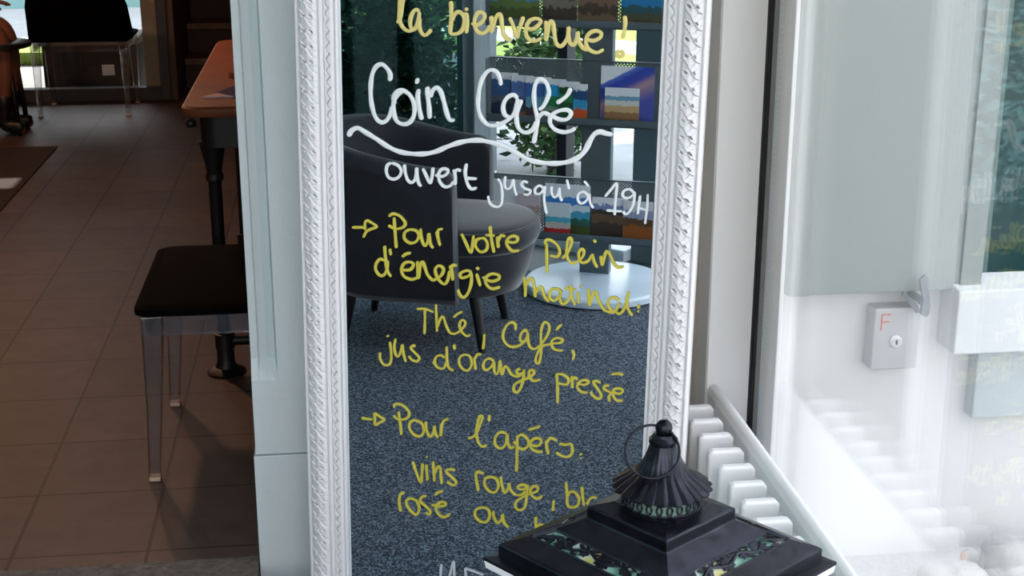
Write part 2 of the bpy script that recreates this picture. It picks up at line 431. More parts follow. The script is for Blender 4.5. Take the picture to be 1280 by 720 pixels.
HANDWRITING = {
 'welcome': [[79,-1856,12759,-1872,12552,-1881,12367,-1852,12252,-1779,12158,-1692,12125,-1619,12152,-1569,12196],[79,-1794,12761,-1825,12554,-1851,12414,-1889,12309,-1927,12265],[79,-1482,12488,-1543,12529,-1604,12483,-1654,12376,-1665,12261,-1636,12170,-1582,12161,-1532,12243,-1499,12361,-1482,12488],[79,-1470,12373,-1487,12246,-1458,12132,-1390,12061,-1324,12092,-1250,12176],[78,-869,12714,-861,12550,-863,12344,-876,12141,-784,12114,-683,12157,-622,12263,-612,12402,-655,12491,-733,12522,-805,12461,-849,12345],[78,-601,12585,-535,12569],[78,-624,12481,-564,12483,-553,12313,-569,12137],[78,-473,12328,-365,12299,-250,12384,-218,12488,-291,12537,-367,12500,-409,12388,-401,12263,-340,12174,-244,12156,-161,12217,-106,12311],[78,-92,12482,-83,12334,-93,12179,-30,12383,28,12503,78,12513,102,12411,118,12276,154,12141,224,12071,289,12065],[78,253,12469,320,12331,395,12111,451,12292,518,12494],[77,545,12308,688,12276,803,12354,844,12435,754,12469,637,12425,574,12309,576,12161,657,12074,763,12066,868,12123],[77,938,12439,956,12270,947,12084,1013,12413,1072,12407,1102,12232,1139,12053,1223,11989,1303,12056,1356,12177,1369,12358],[77,1369,12358,1369,12222,1401,12066,1468,12029,1518,12113,1542,12276],[77,1542,12276,1558,12119,1631,11999,1703,11955,1767,11963],[77,1672,12170,1813,12119,1949,12177,1974,12263,1881,12302,1762,12253,1701,12149,1717,12014,1796,11939,1913,11911,2031,11974],[76,2388,12595,2407,12473,2394,12317,2367,12182],[76,2330,11967,2384,11936,2384,11879,2335,11850,2283,11878,2281,11935,2330,11967]],
 'coin': [[89,-2084,11164,-2070,11283,-2131,11398,-2244,11474,-2358,11415,-2435,11263,-2469,11023,-2465,10783,-2418,10545,-2346,10408,-2245,10358,-2142,10416,-2073,10541,-2031,10689],[90,-1987,10728,-2009,10858,-1948,10964,-1835,11002,-1710,10947,-1623,10834,-1584,10692,-1605,10523,-1681,10403,-1802,10352,-1928,10387,-1992,10499,-2016,10665,-1995,10811,-1918,10923,-1822,10979],[89,-1514,11249,-1551,11142],[89,-1497,11044,-1522,10911,-1498,10722,-1469,10556,-1437,10462],[89,-1318,11102,-1328,10971,-1299,10734,-1284,10495],[89,-1274,10902,-1229,11028,-1145,11095,-1063,11010,-1001,10824,-952,10637,-889,10502,-790,10496],[84,112,11208,82,11358,8,11465,-101,11482,-209,11388,-292,11197,-328,10912,-312,10700,-237,10539,-113,10447,33,10454,202,10532,334,10630],[84,436,10982,363,11042,267,11014,184,10915,157,10777,200,10657,310,10626,388,10721,426,10888,436,10982],[84,504,10963,452,10795,418,10651,445,10465,532,10368,641,10359,741,10432,805,10583],[84,843,10796,923,10860,991,10992,1030,11134,984,11289,895,11364,817,11348,760,11234,747,11024,776,10815,823,10631,808,10441,778,10273,756,10158],[84,833,10631,916,10735,1005,10731,1094,10684],[84,1101,10691,1258,10639,1394,10660,1458,10765,1390,10825,1258,10812,1140,10751,1070,10670,1069,10552,1155,10452,1311,10408,1453,10436,1553,10502],[84,1183,10943,1294,11022,1382,11108,1444,11236]],
 'swash': [[104,-2944,10042,-2870,10159,-2745,10217,-2593,10146,-2364,10027,-2136,9896,-1907,9814,-1654,9788,-1376,9808,-1150,9871,-950,9969,-751,10052,-553,10111,-355,10140,-183,10136,180,10066,351,9987,524,9903,695,9832,889,9802,1083,9797,1298,9820,1488,9877,1653,9979,1755,10108,1833,10279,1911,10409,2015,10460,2133,10436,2255,10420]],
 'open': [[65,-2062,9581,-2147,9526,-2171,9405,-2125,9290,-2014,9261,-1903,9327,-1864,9441,-1935,9541,-2062,9581],[65,-1802,9569,-1783,9410,-1733,9266,-1656,9222,-1580,9301,-1548,9526],[65,-1548,9526,-1537,9330,-1504,9208,-1453,9163],[65,-1427,9522,-1352,9368,-1276,9238,-1238,9377,-1218,9550],[65,-1175,9406,-1024,9392,-923,9474,-936,9536,-1036,9534,-1107,9435,-1086,9289,-986,9191,-872,9220,-803,9311],[65,-804,9544,-773,9412,-773,9240],[65,-786,9459,-737,9543,-654,9523],[64,-550,9676,-574,9500,-536,9307,-460,9195,-343,9212],[64,-561,9391,-344,9395],[52,68,9429,134,9340,164,9155,156,8966,102,8886,-1,8886,-84,8947,-118,9079],[52,34,9579,18,9541],[52,217,9486,210,9320,258,9244,333,9289,378,9440],[52,378,9440,406,9255,451,9130],[52,667,9395,581,9415,539,9350,616,9276,719,9247,677,9168,586,9170],[51,976,9312,888,9356,809,9286,819,9199,912,9208,984,9313],[51,995,9354,987,9113,1013,8941,1045,8822],[51,1128,9364,1131,9231,1186,9156,1254,9214,1282,9349],[51,1282,9349,1292,9191,1334,9092],[51,1410,9513,1439,9427,1463,9331],[51,1841,9221,1765,9301,1660,9267,1635,9151,1700,9076,1804,9138,1852,9274],[51,1852,9274,1876,9104,1941,9003],[51,1745,9511,1794,9462,1835,9413],[51,2155,9245,2255,9379,2366,9511,2362,9301,2350,9062,2351,8904],[51,2191,8983,2348,8983,2491,8989],[51,2702,9354,2617,9420,2507,9378,2492,9279,2585,9250,2678,9312,2712,9375],[51,2712,9375,2700,9170,2634,9001,2553,8938,2504,8991],[51,2815,9316,2798,9125,2787,8960],[51,2773,9084,2938,9052],[51,2955,9353,2956,9111,2930,8780]],
 'energy': [[64,-2899,8219,-2628,8242],[63,-2594,8397,-2477,8343,-2382,8276,-2505,8219,-2603,8155,-2665,8034],[63,-2594,8397,-2627,8319,-2628,8191],[63,-2021,8496,-2003,8231,-1980,7877],[63,-2130,8509,-2034,8568,-1892,8529,-1790,8402,-1842,8309,-1998,8270,-2140,8327],[63,-1701,8283,-1799,8211,-1806,8083,-1689,8005,-1560,8054,-1508,8185,-1572,8268,-1701,8283],[63,-1477,8315,-1457,8126,-1393,7980,-1329,8062,-1303,8241],[62,-1303,8241,-1278,8041,-1216,7940],[62,-1145,8292,-1111,8132,-1073,8003],[62,-1130,8218,-1111,8320,-1023,8348],[62,-642,8286,-553,8105,-450,7918,-414,8091,-399,8269],[62,-239,8232,-333,8187,-363,8071,-261,7955,-141,8003,-117,8130,-176,8225,-239,8232],[62,-71,8484,-38,8224,16,7959],[62,-159,8302,24,8301],[62,74,8289,104,8067],[62,93,8192,151,8316,238,8304],[62,246,8229,352,8197,463,8224,474,8307,375,8325,276,8245,278,8133,379,8034,520,8050],[61,1054,8251,1064,7979,1076,7660],[61,1026,8211,1036,8298,1139,8308,1264,8220,1316,8101,1269,7997,1122,8004],[61,1368,7969,1475,8102,1541,8294,1517,8390,1468,8336,1449,8162,1465,7990,1566,7885,1662,7934],[61,1662,7934,1757,8029,1789,8143,1739,8188,1687,8097,1710,7962,1784,7920,1880,7978,1952,8108],[61,1952,8108,1989,7964,2058,7851],[61,1962,8390,2017,8345],[61,2113,8086,2148,7909,2190,8105,2227,8187,2297,8115,2363,7973,2450,7892,2564,7917]],
 'morning': [[67,-2226,7598,-2325,7616,-2410,7504,-2410,7375,-2321,7280,-2229,7314,-2175,7448,-2168,7604],[67,-2223,7901,-2207,7652,-2170,7397,-2093,7275],[66,-2116,7852,-2092,7719],[67,-1854,7439,-1692,7462,-1624,7576,-1692,7616,-1808,7585,-1875,7451,-1824,7314,-1668,7263,-1532,7316],[66,-1859,7709,-1769,7779,-1678,7802],[66,-1541,7649,-1525,7308,-1479,7577,-1433,7640,-1390,7547,-1338,7398,-1240,7297,-1150,7313],[66,-1150,7313,-1034,7427,-1009,7551,-1106,7594,-1175,7511,-1137,7365,-1034,7247,-957,7246,-906,7362,-880,7518],[66,-873,7626,-829,7471,-813,7320],[66,-855,7546,-817,7634,-727,7629],[65,-429,7522,-531,7550,-665,7474,-632,7393,-505,7438,-429,7514],[65,-434,7508,-438,7304,-502,7093,-591,6994,-676,7050,-707,7150],[65,-333,7506,-289,7369,-249,7258],[65,-341,7631,-277,7594],[65,-213,7453,-48,7379,110,7433,114,7517,-24,7529,-137,7448,-136,7320,-20,7230,148,7276],[62,617,7536,653,7338,657,7130],[62,666,7364,726,7484,787,7507,828,7355,859,7142],[62,868,7231,927,7346,977,7343,1043,7173,1132,7076],[62,1361,7317,1262,7354,1164,7311,1142,7170,1231,7108,1327,7201,1368,7319,1345,7177,1385,7068,1466,7093,1565,7250],[61,1554,7462,1565,7250,1645,7055],[61,1420,7386,1655,7366],[61,1692,7332,1701,7212,1726,7101],[61,1718,7460,1758,7432],[61,1893,7419,1908,7258,1928,7079,1987,7316,2046,7360,2100,7202,2203,7036,2327,6985,2448,7010],[61,2499,7241,2412,7290,2317,7256,2284,7145,2349,7026,2446,7040,2513,7192],[61,2448,7010,2521,6973,2613,7102,2661,7282,2673,7433],[61,2673,7433,2649,7256,2679,7084,2768,6963],[61,2851,7189,2883,7155,2859,7127],[61,2856,7064,2895,7061]],
 'tea': [[51,-1561,6661,-1378,6674,-1209,6626],[51,-1391,6660,-1392,6411,-1401,6147],[51,-1162,6795,-1150,6515,-1139,6227],[51,-1139,6306,-1066,6505,-1007,6550,-949,6378,-866,6231,-755,6226,-659,6291],[51,-659,6291,-562,6419,-562,6505,-635,6515,-673,6408,-626,6282,-522,6201,-445,6231],[51,-794,6564,-705,6646,-616,6695],[50,-163,6278,-166,6121,-185,5962],[53,474,6429,466,6547,384,6579,284,6492,219,6305,261,6157,374,6077,528,6103,648,6193],[53,719,6414,657,6448,577,6343,579,6224,661,6214,713,6330,725,6400,733,6222,784,6103,866,6083,958,6149],[53,958,6149,1075,6314,1145,6486,1134,6616,1053,6648,995,6524,984,6331,999,6139,990,5944,953,5788,887,5835,934,6022,1025,6157,1185,6215],[53,1210,6232,1370,6262,1421,6323,1340,6356,1235,6317,1198,6217,1266,6114,1427,6103],[53,1289,6514,1339,6588,1394,6635],[53,1618,6139,1654,6046,1634,5933]],
 'juice': [[55,-2134,5902,-2109,5704,-2111,5516,-2166,5408,-2272,5403,-2346,5517,-2350,5651],[55,-2177,6044,-2172,6004],[55,-2013,5982,-2041,5818,-2011,5648,-1950,5615,-1896,5754,-1868,5877],[55,-1868,5877,-1843,5679,-1797,5511],[55,-1591,5860,-1630,5882,-1691,5816,-1605,5732,-1513,5636,-1553,5557,-1658,5566,-1737,5651],[54,-974,5696,-1066,5738,-1166,5675,-1179,5539,-1092,5456,-987,5481,-935,5620],[54,-935,5938,-930,5674,-890,5492,-791,5437],[55,-1223,5589,-1178,5534],[54,-785,5994,-766,5891],[54,-558,5808,-657,5744,-673,5597,-583,5487,-479,5486,-415,5626,-454,5779,-558,5808],[54,-369,5763,-350,5633,-331,5507],[54,-351,5738,-299,5837,-214,5845],[54,48,5731,-54,5779,-151,5707,-176,5578,-103,5528,-2,5619,44,5704,57,5520,117,5474,153,5610,164,5769],[54,164,5769,191,5614,214,5471,268,5644,332,5612,398,5506,514,5461,610,5504],[57,591,5635,515,5598,538,5517,639,5550,658,5629,648,5430,598,5228,518,5124,455,5182,488,5300,636,5401,770,5472],[57,770,5472,863,5568,848,5631,772,5614,770,5486,866,5414,995,5457],[57,1319,5620,1346,5315,1355,5001],[57,1307,5599,1441,5615,1558,5535,1526,5415,1325,5425],[56,1623,5599,1641,5350],[56,1635,5517,1682,5578,1742,5534],[56,1725,5471,1872,5447,1968,5513,1896,5547,1790,5506,1741,5389,1824,5293,1949,5288],[56,2201,5526,2113,5558,2061,5511,2167,5369,2225,5250,2161,5187,2044,5257,2017,5324],[56,2375,5486,2296,5477,2272,5409,2406,5342,2375,5255,2392,5159],[56,2445,5360,2577,5343,2646,5412,2573,5453,2469,5413,2453,5306,2530,5203,2649,5203],[56,2405,5724,2522,5754,2641,5743]],
 'aperitif': [[60,-2772,4173,-2649,4166,-2526,4170],[60,-2484,4320,-2362,4252,-2268,4194,-2372,4120,-2473,4058,-2478,4196,-2484,4320],[59,-1963,4411,-1930,4181,-1905,3907],[59,-2048,4491,-2043,4566,-1887,4570,-1753,4464,-1740,4342,-1835,4261,-1969,4245,-2077,4314],[59,-1607,4276,-1709,4208,-1728,4068,-1621,3943,-1487,3933,-1420,4051,-1460,4211,-1607,4276],[59,-1379,4263,-1361,4086,-1299,3956,-1219,4021,-1192,4199],[59,-1192,4199,-1166,4028,-1112,3947],[59,-1041,4264,-1054,3988],[59,-1051,4153,-1000,4318,-900,4383],[59,-481,4009,-349,4080,-247,4298,-183,4496,-223,4531,-269,4431,-306,4182,-269,3967,-177,3870,-86,3914],[58,-38,4573,-44,4437],[58,328,4221,198,4232,101,4124,90,3959,203,3878,313,3988,342,4195,358,4020,411,3918,494,3957],[58,481,4077,526,4001],[58,549,4208,548,3827,545,3414],[58,549,4176,651,4234,770,4141,772,4006,670,3920,566,3952],[58,797,4050,953,4029,1040,4109,1013,4194,897,4179,815,4079,851,3962,968,3909,1078,3923],[58,778,4358,918,4417,1015,4461],[58,1141,4175,1158,4016,1200,3885],[58,1156,4118,1229,4233,1371,4191],[58,1411,4135,1539,4132,1653,4155,1682,4002,1622,3892,1494,3875,1352,3938],[58,1848,3984,1864,3945],[58,1851,3889,1861,3864]],
 'wine': [[60,-1665,3339,-1585,3110,-1491,2898,-1463,3127,-1449,3326],[60,-1368,3308,-1360,3141,-1341,2960],[60,-1376,3481,-1348,3473],[60,-1225,3397,-1206,3190,-1193,2959],[60,-1193,3136,-1125,3293,-1071,3286,-1053,3126,-1036,2926],[59,-750,3265,-844,3278,-945,3225,-816,3103,-723,3003,-789,2932,-923,2990],[59,-317,3254,-291,3091,-250,2878],[59,-311,3185,-272,3302,-139,3278],[59,7,3229,-106,3172,-118,3030,-16,2905,111,2908,175,3057,125,3198,7,3229],[59,217,3257,246,3080,301,2912,378,3016,389,3142],[59,389,3142,431,2996,537,2904,655,2920,739,3011],[59,768,3139,664,3141,579,3085,614,3038,718,3051,782,3127,765,2930,751,2734,700,2606,596,2571,534,2646,566,2763,696,2879,824,2966],[59,824,2966,979,3044,990,3137,899,3137,836,3037,877,2932,983,2878,1093,2948],[59,1331,2885,1320,2653],[58,1569,3318,1601,3075,1622,2829,1713,2787,1821,2844,1848,3000,1767,3121,1665,3120,1621,3023],[58,1898,3268,1923,3065,1955,2863],[58,2017,2900,2048,2986,2115,3064,2216,3073]],
 'rose': [[64,-1932,2171,-1963,2377,-1940,2551,-1851,2621],[64,-1711,2507,-1802,2443,-1788,2316,-1684,2193,-1581,2150,-1525,2296,-1574,2454,-1711,2507],[64,-1369,2603,-1459,2573,-1500,2471,-1383,2373,-1280,2274,-1307,2196,-1384,2230],[64,-1261,2420,-1084,2415,-963,2453,-963,2512,-1079,2497,-1160,2376,-1119,2246,-989,2179,-859,2263],[63,-1179,2658,-1112,2724,-1004,2770],[63,-185,2516,-298,2443,-311,2300,-194,2194,-67,2213,-2,2372,-51,2501,-185,2516],[63,69,2467,90,2330,165,2219,244,2301,268,2426],[63,268,2426,303,2247,406,2141],[63,965,2470,982,2093],[63,986,2151,1009,2266,1074,2309,1139,2285,1142,2173]],
 'lower': [[51,-1045,1072,-1056,860,-1072,444],[52,-1039,656,-943,584,-861,832,-780,1180,-757,849,-741,498],[51,-521,1076,-505,830,-503,536],[51,-521,1070,-330,1027,-126,977]],
}

# ---------------------------------------------------------------- the mirror
MIR = thing('mirror', 'tall standing mirror in a carved white frame covered with French handwriting', 'mirror',
            (0.294 - 0.0132, 2.6215 + 0.0054, 0.007), (0, 0.0165, R(-22.2)))
M_carved = mat('carved_white', srgb(226, 224, 228), 0.5)
def carve(t, s):
    """relief (m) of the frame at distance t from the inner edge and s along the rail"""
    h = np.zeros_like(t)
    # base profile
    xp = [0, .003, .005, .008, .010, .024, .026, .0275, .032, .036, .038, .044, .056, .068, .0765, .0785, .080, .083, .086]
    hp = [.006, .006, .003, .008, .0095, .0115, .0085, .012, .0145, .0125, .012, .0175, .0205, .019, .0145, .012, .0165, .0165, .013]
    h = np.interp(t, xp, hp)
    # serpentine scroll cut into the narrow inner band
    P = 0.0215
    ph = (s / P) % 2.0
    tri = np.where(ph < 1, ph, 2 - ph)
    c = 0.0125 + 0.009 * np.sin(math.pi * np.clip(((s / P) % 1.0), 0, 1)) ** 0.8
    m = (t > .0095) & (t < .0245)
    h = h - np.where(m, 0.0060 * np.exp(-((t - c) / .0010) ** 2), 0)
    c2 = 0.0215 - 0.0055 * np.abs(np.sin(math.pi * (s / P + 0.5)))
    h = h - np.where(m, 0.002 * np.exp(-((t - c2) / .0009) ** 2), 0)
    # leaf lattice on the broad band
    u = t - .038
    m = (u > 0) & (u < .039)
    P = 0.0290
    A = (s - 0.95 * u + 0.14 * P * np.sin(u / .039 * 2 * math.pi)) / P
    fa = A - np.floor(A)                       # overlapping leaves: slow rise, sharp drop
    d = 0.0034 * fa - 0.0042 * np.exp(-(fa / .045) ** 2) - 0.0042 * np.exp(-((1 - fa) / .02) ** 2)
    B = (s + 0.55 * u - 0.3 * P * np.sin(u / .039 * math.pi)) / (P * .5)
    fb = B - np.round(B)
    d -= np.where((fa > .12) & (fa < .9), 0.0024 * np.exp(-(fb / .055) ** 2), 0)
    for (u0, off) in ((.0105, .05), (.027, .55)):
        k = (s / P + off - 0.95 * u0 / P + .5)
        ds = (k - np.round(k)) * P
        du = u - u0
        a = du * .80 + ds * .60; b = -du * .60 + ds * .80
        jit = 0.5 + 0.5 * np.sin(np.round(k) * 12.9898 + off * 41)
        d -= (0.010 + 0.012 * jit) * np.exp(-(a / (.0026 + .0016 * jit)) ** 4 - (b / .0015) ** 4)
        d += 0.0007 * np.exp(-((np.sqrt(a * a * .45 + b * b * 1.7) - .0060) / .0012) ** 2)
    edge = np.clip(np.minimum(u, .039 - u) / .003, 0, 1)
    h = h + np.where(m, d * edge, 0)
    return h
TW = 0.086; HW = 0.3105; ZT = 1.70; ZB = 0.036   # opening: x -HW..HW, z ZB..ZT
def rail(name, L, ds, place):
    nt_ = 100
    ns = max(2, int(L / ds))
    t = np.linspace(0, TW, nt_)
    T, SS = np.meshgrid(t, np.linspace(0, 1, ns))
    along = SS * (L + 2 * T) - T
    Hh = carve(T, along + 3.0)
    px, pz = place(along, T)
    V = np.stack([px, -Hh, pz], -1).reshape(-1, 3)
    # back edges: inner reveal and outer side
    idx = np.arange(ns * nt_).reshape(ns, nt_)
    q = np.stack([idx[:-1, :-1], idx[1:, :-1], idx[1:, 1:], idx[:-1, 1:]], -1).reshape(-1, 4)
    inner = V.reshape(ns, nt_, 3)[:, 0].copy(); inner[:, 1] = 0.0075
    outer = V.reshape(ns, nt_, 3)[:, -1].copy(); outer[:, 1] = 0.026
    b0 = len(V); V = np.concatenate([V, inner, outer])
    ii = np.arange(ns - 1)
    qi = np.stack([b0 + ii, b0 + ii + 1, idx[1:, 0], idx[:-1, 0]], -1)
    qo = np.stack([idx[:-1, -1], idx[1:, -1], b0 + ns + ii + 1, b0 + ns + ii], -1)
    qb = np.stack([b0 + ii + 1, b0 + ii, b0 + ns + ii, b0 + ns + ii + 1], -1)
    return V, np.concatenate([q, qi, qo, qb])
Vs, Fs, off = [], [], 0
Lz = ZT - ZB
for L, pf, ds in ((Lz, lambda a, T: (-HW - T * .95, ZB + a), .00105), (Lz, lambda a, T: (HW + T * .95, ZT - a), .00105),
                  (2 * HW, lambda a, T: (a - HW, ZT + T), .0022), (2 * HW, lambda a, T: (HW - a, ZB - T * .42), .0022)):
    V, F = rail('r', L, ds, pf)
    Vs.append(V); Fs.append(F + off); off += len(V)
V = np.concatenate(Vs); F = np.concatenate(Fs).astype(np.int32)
me = bpy.data.meshes.new('mirror_frame')
me.vertices.add(len(V)); me.vertices.foreach_set('co', V.ravel().astype(np.float32))
me.loops.add(F.size); me.loops.foreach_set('vertex_index', F.ravel())
me.polygons.add(len(F)); me.polygons.foreach_set('loop_start', np.arange(0, F.size, 4, dtype=np.int32))
me.update(calc_edges=True); me.validate()
bm = bmesh.new(); bm.from_mesh(me); bmesh.ops.recalc_face_normals(bm, faces=bm.faces); bm.to_mesh(me); bm.free()
me.materials.append(M_carved)
fr = bpy.data.objects.new('mirror_frame', me); C.objects.link(fr); fr.parent = MIR
tag(fr, 'white frame carved with leaf lattice and scroll band')
m = bpy.data.materials.new('mirror_silver'); m.use_nodes = True
b = m.node_tree.nodes['Principled BSDF']; b.inputs['Metallic'].default_value = 1; b.inputs['Roughness'].default_value = 0.0
b.inputs['Base Color'].default_value = (0.80, 0.87, 0.89, 1)
MB().box(-HW - .01, HW + .01, 0.007, 0.012, ZB - .01, ZT + .01).build('mirror_glass', m, MIR)
MB().box(-HW - .07, HW + .07, 0.013, 0.024, ZB - .028, ZT + .07).build('backboard', mat('backboard', srgb(150, 130, 105), 0.8), MIR)
INK_W = mat('white_ink', srgb(238, 240, 244), 0.45)
INK_C = mat('cream_yellow_ink', srgb(226, 208, 132), 0.45)
INK_Y = mat('yellow_ink', srgb(206, 192, 74), 0.45)
INK_G = mat('grey_white_ink', srgb(205, 208, 214), 0.5)
# line -> (ink, [(number of gap-separated clusters, text)])
LINES = {'welcome': (INK_C, [(1, 'cream yellow handwriting: la'), (1, 'cream yellow handwriting: bienvenue'), (1, 'cream yellow exclamation mark with ring dot')]),
         'coin': (INK_W, [(1, 'large white handwriting: Coin'), (1, 'large white handwriting: Café')]),
         'swash': (INK_W, [(1, 'white wavy underline')]),
         'open': (INK_W, [(1, 'white handwriting: ouvert'), (1, "white handwriting: jusqu'à"), (2, 'white handwriting: 19H')]),
         'energy': (INK_Y, [(1, 'yellow arrow before Pour votre'), (1, 'yellow handwriting: Pour, before votre'), (1, 'yellow handwriting: votre'), (1, 'yellow handwriting: plein')]),
         'morning': (INK_Y, [(2, "yellow handwriting: d'énergie"), (2, 'yellow handwriting: matinal')]),
         'tea': (INK_Y, [(1, 'yellow handwriting: Thé'), (1, 'yellow comma after Thé'), (2, 'yellow handwriting: Café')]),
         'juice': (INK_Y, [(1, 'yellow handwriting: jus'), (1, "yellow handwriting: d'orange"), (1, 'yellow handwriting: pressé')]),
         'aperitif': (INK_Y, [(1, "yellow arrow before Pour l'apéro"), (1, "yellow handwriting: Pour, before l'apéro"), (3, "yellow handwriting: l'apéro")]),
         'wine': (INK_Y, [(2, 'yellow handwriting: vins'), (2, 'yellow handwriting: rouge'), (1, 'yellow handwriting: bla')]),
         'rose': (INK_Y, [(1, 'yellow handwriting: rosé'), (1, 'yellow handwriting: ou'), (1, 'yellow handwriting: b')]),
         'lower': (INK_G, [(1, 'grey white letter M at the lower edge'), (1, 'grey white letter F at the lower edge')])}
def ribbon(mb, pts, w, y0, k):
    """one pen stroke: a low domed ribbon with rounded ends lying on the mirror surface"""
    P = smooth_path(pts, 6)
    P = np.array(P)
    seg = np.linalg.norm(np.diff(P, axis=0), axis=1); P = P[np.concatenate([[True], seg > 1e-6])]
    if len(P) < 2: return
    seg = np.linalg.norm(np.diff(P, axis=0), axis=1); cum = np.concatenate([[0], np.cumsum(seg)]); L = cum[-1]
    n = max(6, int(L / 0.0016))
    ss = np.linspace(0, L, n)
    e = w * .46
    ss = np.unique(np.concatenate([ss, [x for x in (e * .05, e * .2, e * .5, L - e * .05, L - e * .2, L - e * .5) if 0 < x < L]]))
    X = np.interp(ss, cum, P[:, 0]); Z = np.interp(ss, cum, P[:, 1])
    tx = np.gradient(X); tz = np.gradient(Z); l = np.hypot(tx, tz) + 1e-9; tx /= l; tz /= l
    loops = []
    for i, s_ in enumerate(ss):
        q = min(s_, L - s_) / e
        r = e * (math.sqrt(max(0.03, 1 - (1 - min(q, 1)) ** 2)))
        r *= 0.93 + 0.10 * math.sin(s_ * 160 + k * 1.7) + 0.12 * tz[i] * tz[i]
        nx, nz = -tz[i], tx[i]
        loops.append([(X[i] + nx * r * c, y0 - hgt, Z[i] + nz * r * c) for c, hgt in ((-1, 0), (-.8, .0009), (-.35, .0012), (.35, .0012), (.8, .0009), (1, 0))])
    mb.loft(loops)
for key, strokes in HANDWRITING.items():
    ink, words_ = LINES[key]
    iv = sorted((min(q[1::2]), max(q[1::2]), i) for i, q in enumerate(strokes))
    cl = []
    for a, b, i in iv:                       # strokes closer than 11 mm belong together
        if cl and a - cl[-1][0] < 110: cl[-1] = (max(cl[-1][0], b), cl[-1][1] + [i])
        else: cl.append((b, [i]))
    at_ = 0
    for cnt, lab in words_:
        ids = sorted(i for c in cl[at_:at_ + cnt] for i in c[1]); at_ += cnt
        mb = MB()
        for k in ids:
            q = strokes[k]
            ribbon(mb, [(q[i] / 1e4, q[i + 1] / 1e4) for i in range(1, len(q), 2)], q[0] / 1e4, 0.0055 - 0.00012 * (k % 9), k)
        tag(mb.build('handwriting', ink, MIR, smooth=True, angle=40), lab)

# ---------------------------------------------------------------- radiator
RAD = thing('radiator', 'low white column radiator along the right hand glass', 'radiator', (0.80, 2.05, 0))
pts = [(-0.014, 0.09), (0.014, 0.09), (0.014, 0.416), (0.010, 0.431), (0.0, 0.436), (-0.010, 0.431), (-0.014, 0.416)]
MB().loft([[(x, -0.85, z) for x, z in pts], [(x, 0.77, z) for x, z in pts]]).build('rear_panel', M_white_metal, RAD, bevel=0.004)
MB().box(-0.03, 0.0, -0.84, 0.78, 0.10, 0.14).box(-0.03, 0.0, -0.84, 0.78, 0.35, 0.385).build('manifold', M_white_metal, RAD, bevel=0.006)
def fin_mb():
    prof = [(-0.097, 0.08), (-0.024, 0.08), (-0.024, 0.411), (-0.027, 0.418), (-0.034, 0.422), (-0.088, 0.422), (-0.094, 0.418), (-0.097, 0.411)]
    return MB().loft([[(x, -0.009, z) for x, z in prof], [(x, 0.012, z) for x, z in prof]])
fin0 = fin_mb().build('fin', M_white_metal, RAD, bevel=0.006, seg=3)
for k in range(20):
    y = 2.73 - 0.0763 * k - 2.05
    if k == 0: o = fin0
    else:
        o = fin0.copy(); C.objects.link(o); o.parent = RAD
    o.location = (0, y, 0)
for y in (-0.7, 0.65):
    MB().box(-0.012, 0.02, y - 0.02, y + 0.02, 0, 0.1).build('foot', M_white_metal, RAD, bevel=0.003)

# ---------------------------------------------------------------- lantern
LAN = thing('lantern', 'black metal garden lantern with fluted cap and ring standing in front of the mirror', 'lantern', (0.3692, 1.5054, 0), (0, 0, R(-13.8 + 50)))
M_lan = mat('black_lantern_metal', srgb(54, 56, 68), 0.27, 0.8, noise=(40, srgb(20, 20, 24), 0.3))
M_lanw = mat('white_lantern_edge', srgb(232, 232, 236), 0.5)
def sq(h, z): return [(-h, -h, z), (h, -h, z), (h, h, z), (-h, h, z)]
a0 = 0.1495                     # half side of the eave plate
MB().loft([sq(a0 - .001, .7165), sq(a0 + .0005, .727)]).build('eave_board', M_lanw, LAN, bevel=0.0015)
MB().loft([sq(a0 + .001, .727), sq(a0 + .001, .731), sq(a0 - .012, .733)]).build('rim_plate', M_lan, LAN, bevel=0.0008)
lo = MB().loft([sq(.1375, .731), sq(.1375, .748), sq(.1340, .7505), sq(.1105, .760), sq(.1085, .757)], cap=False)
lo.build('lower_roof', M_lan, LAN, bevel=0.0012)
up = MB().loft([sq(.0890, .7655), sq(.0905, .7695), sq(.0640, .7845), sq(.0625, .7865), sq(.0625, .7990), sq(.0610, .8010), sq(.0440, .8060), sq(.0400, .8075)], cap=False)
up.f.append(tuple(range(len(up.v) - 4, len(up.v)))); up.build('upper_roof', M_lan, LAN, bevel=0.001)
# inclined openwork between the two roof tiers
def stained():
    m = bpy.data.materials.new('stained_glass'); m.use_nodes = True
    nt = m.node_tree; b = nt.nodes['Principled BSDF']; b.inputs['Roughness'].default_value = 0.25
    t = nt.nodes.new('ShaderNodeTexCoord'); n = nt.nodes.new('ShaderNodeTexNoise'); n.inputs['Scale'].default_value = 28
    nt.links.new(t.outputs['Object'], n.inputs['Vector']); r = nt.nodes.new('ShaderNodeValToRGB')
    e = r.color_ramp.elements; e[0].position = .35; e[0].color = (*srgb(84, 128, 112), 1); e[1].position = .68; e[1].color = (*srgb(178, 172, 84), 1)
    k = e.new(.46); k.color = (*srgb(132, 176, 158), 1); k = e.new(.56); k.color = (*srgb(198, 214, 205), 1)
    nt.links.new(n.outputs['Fac'], r.inputs[0]); nt.links.new(r.outputs[0], b.inputs['Base Color'])
    return m
M_stain = stained()
def incl(u, v, up_=0.0):
    """u along the side (-1..1 of local half width), v 0 bottom .. 1 top, returns point on the +x side panel"""
    h = .1100 + (.0895 - .1100) * v
    z = .7588 + (.7685 - .7588) * v
    return (h + up_ * .42, u * h, z + up_ * .90)
rs = random.Random(5)
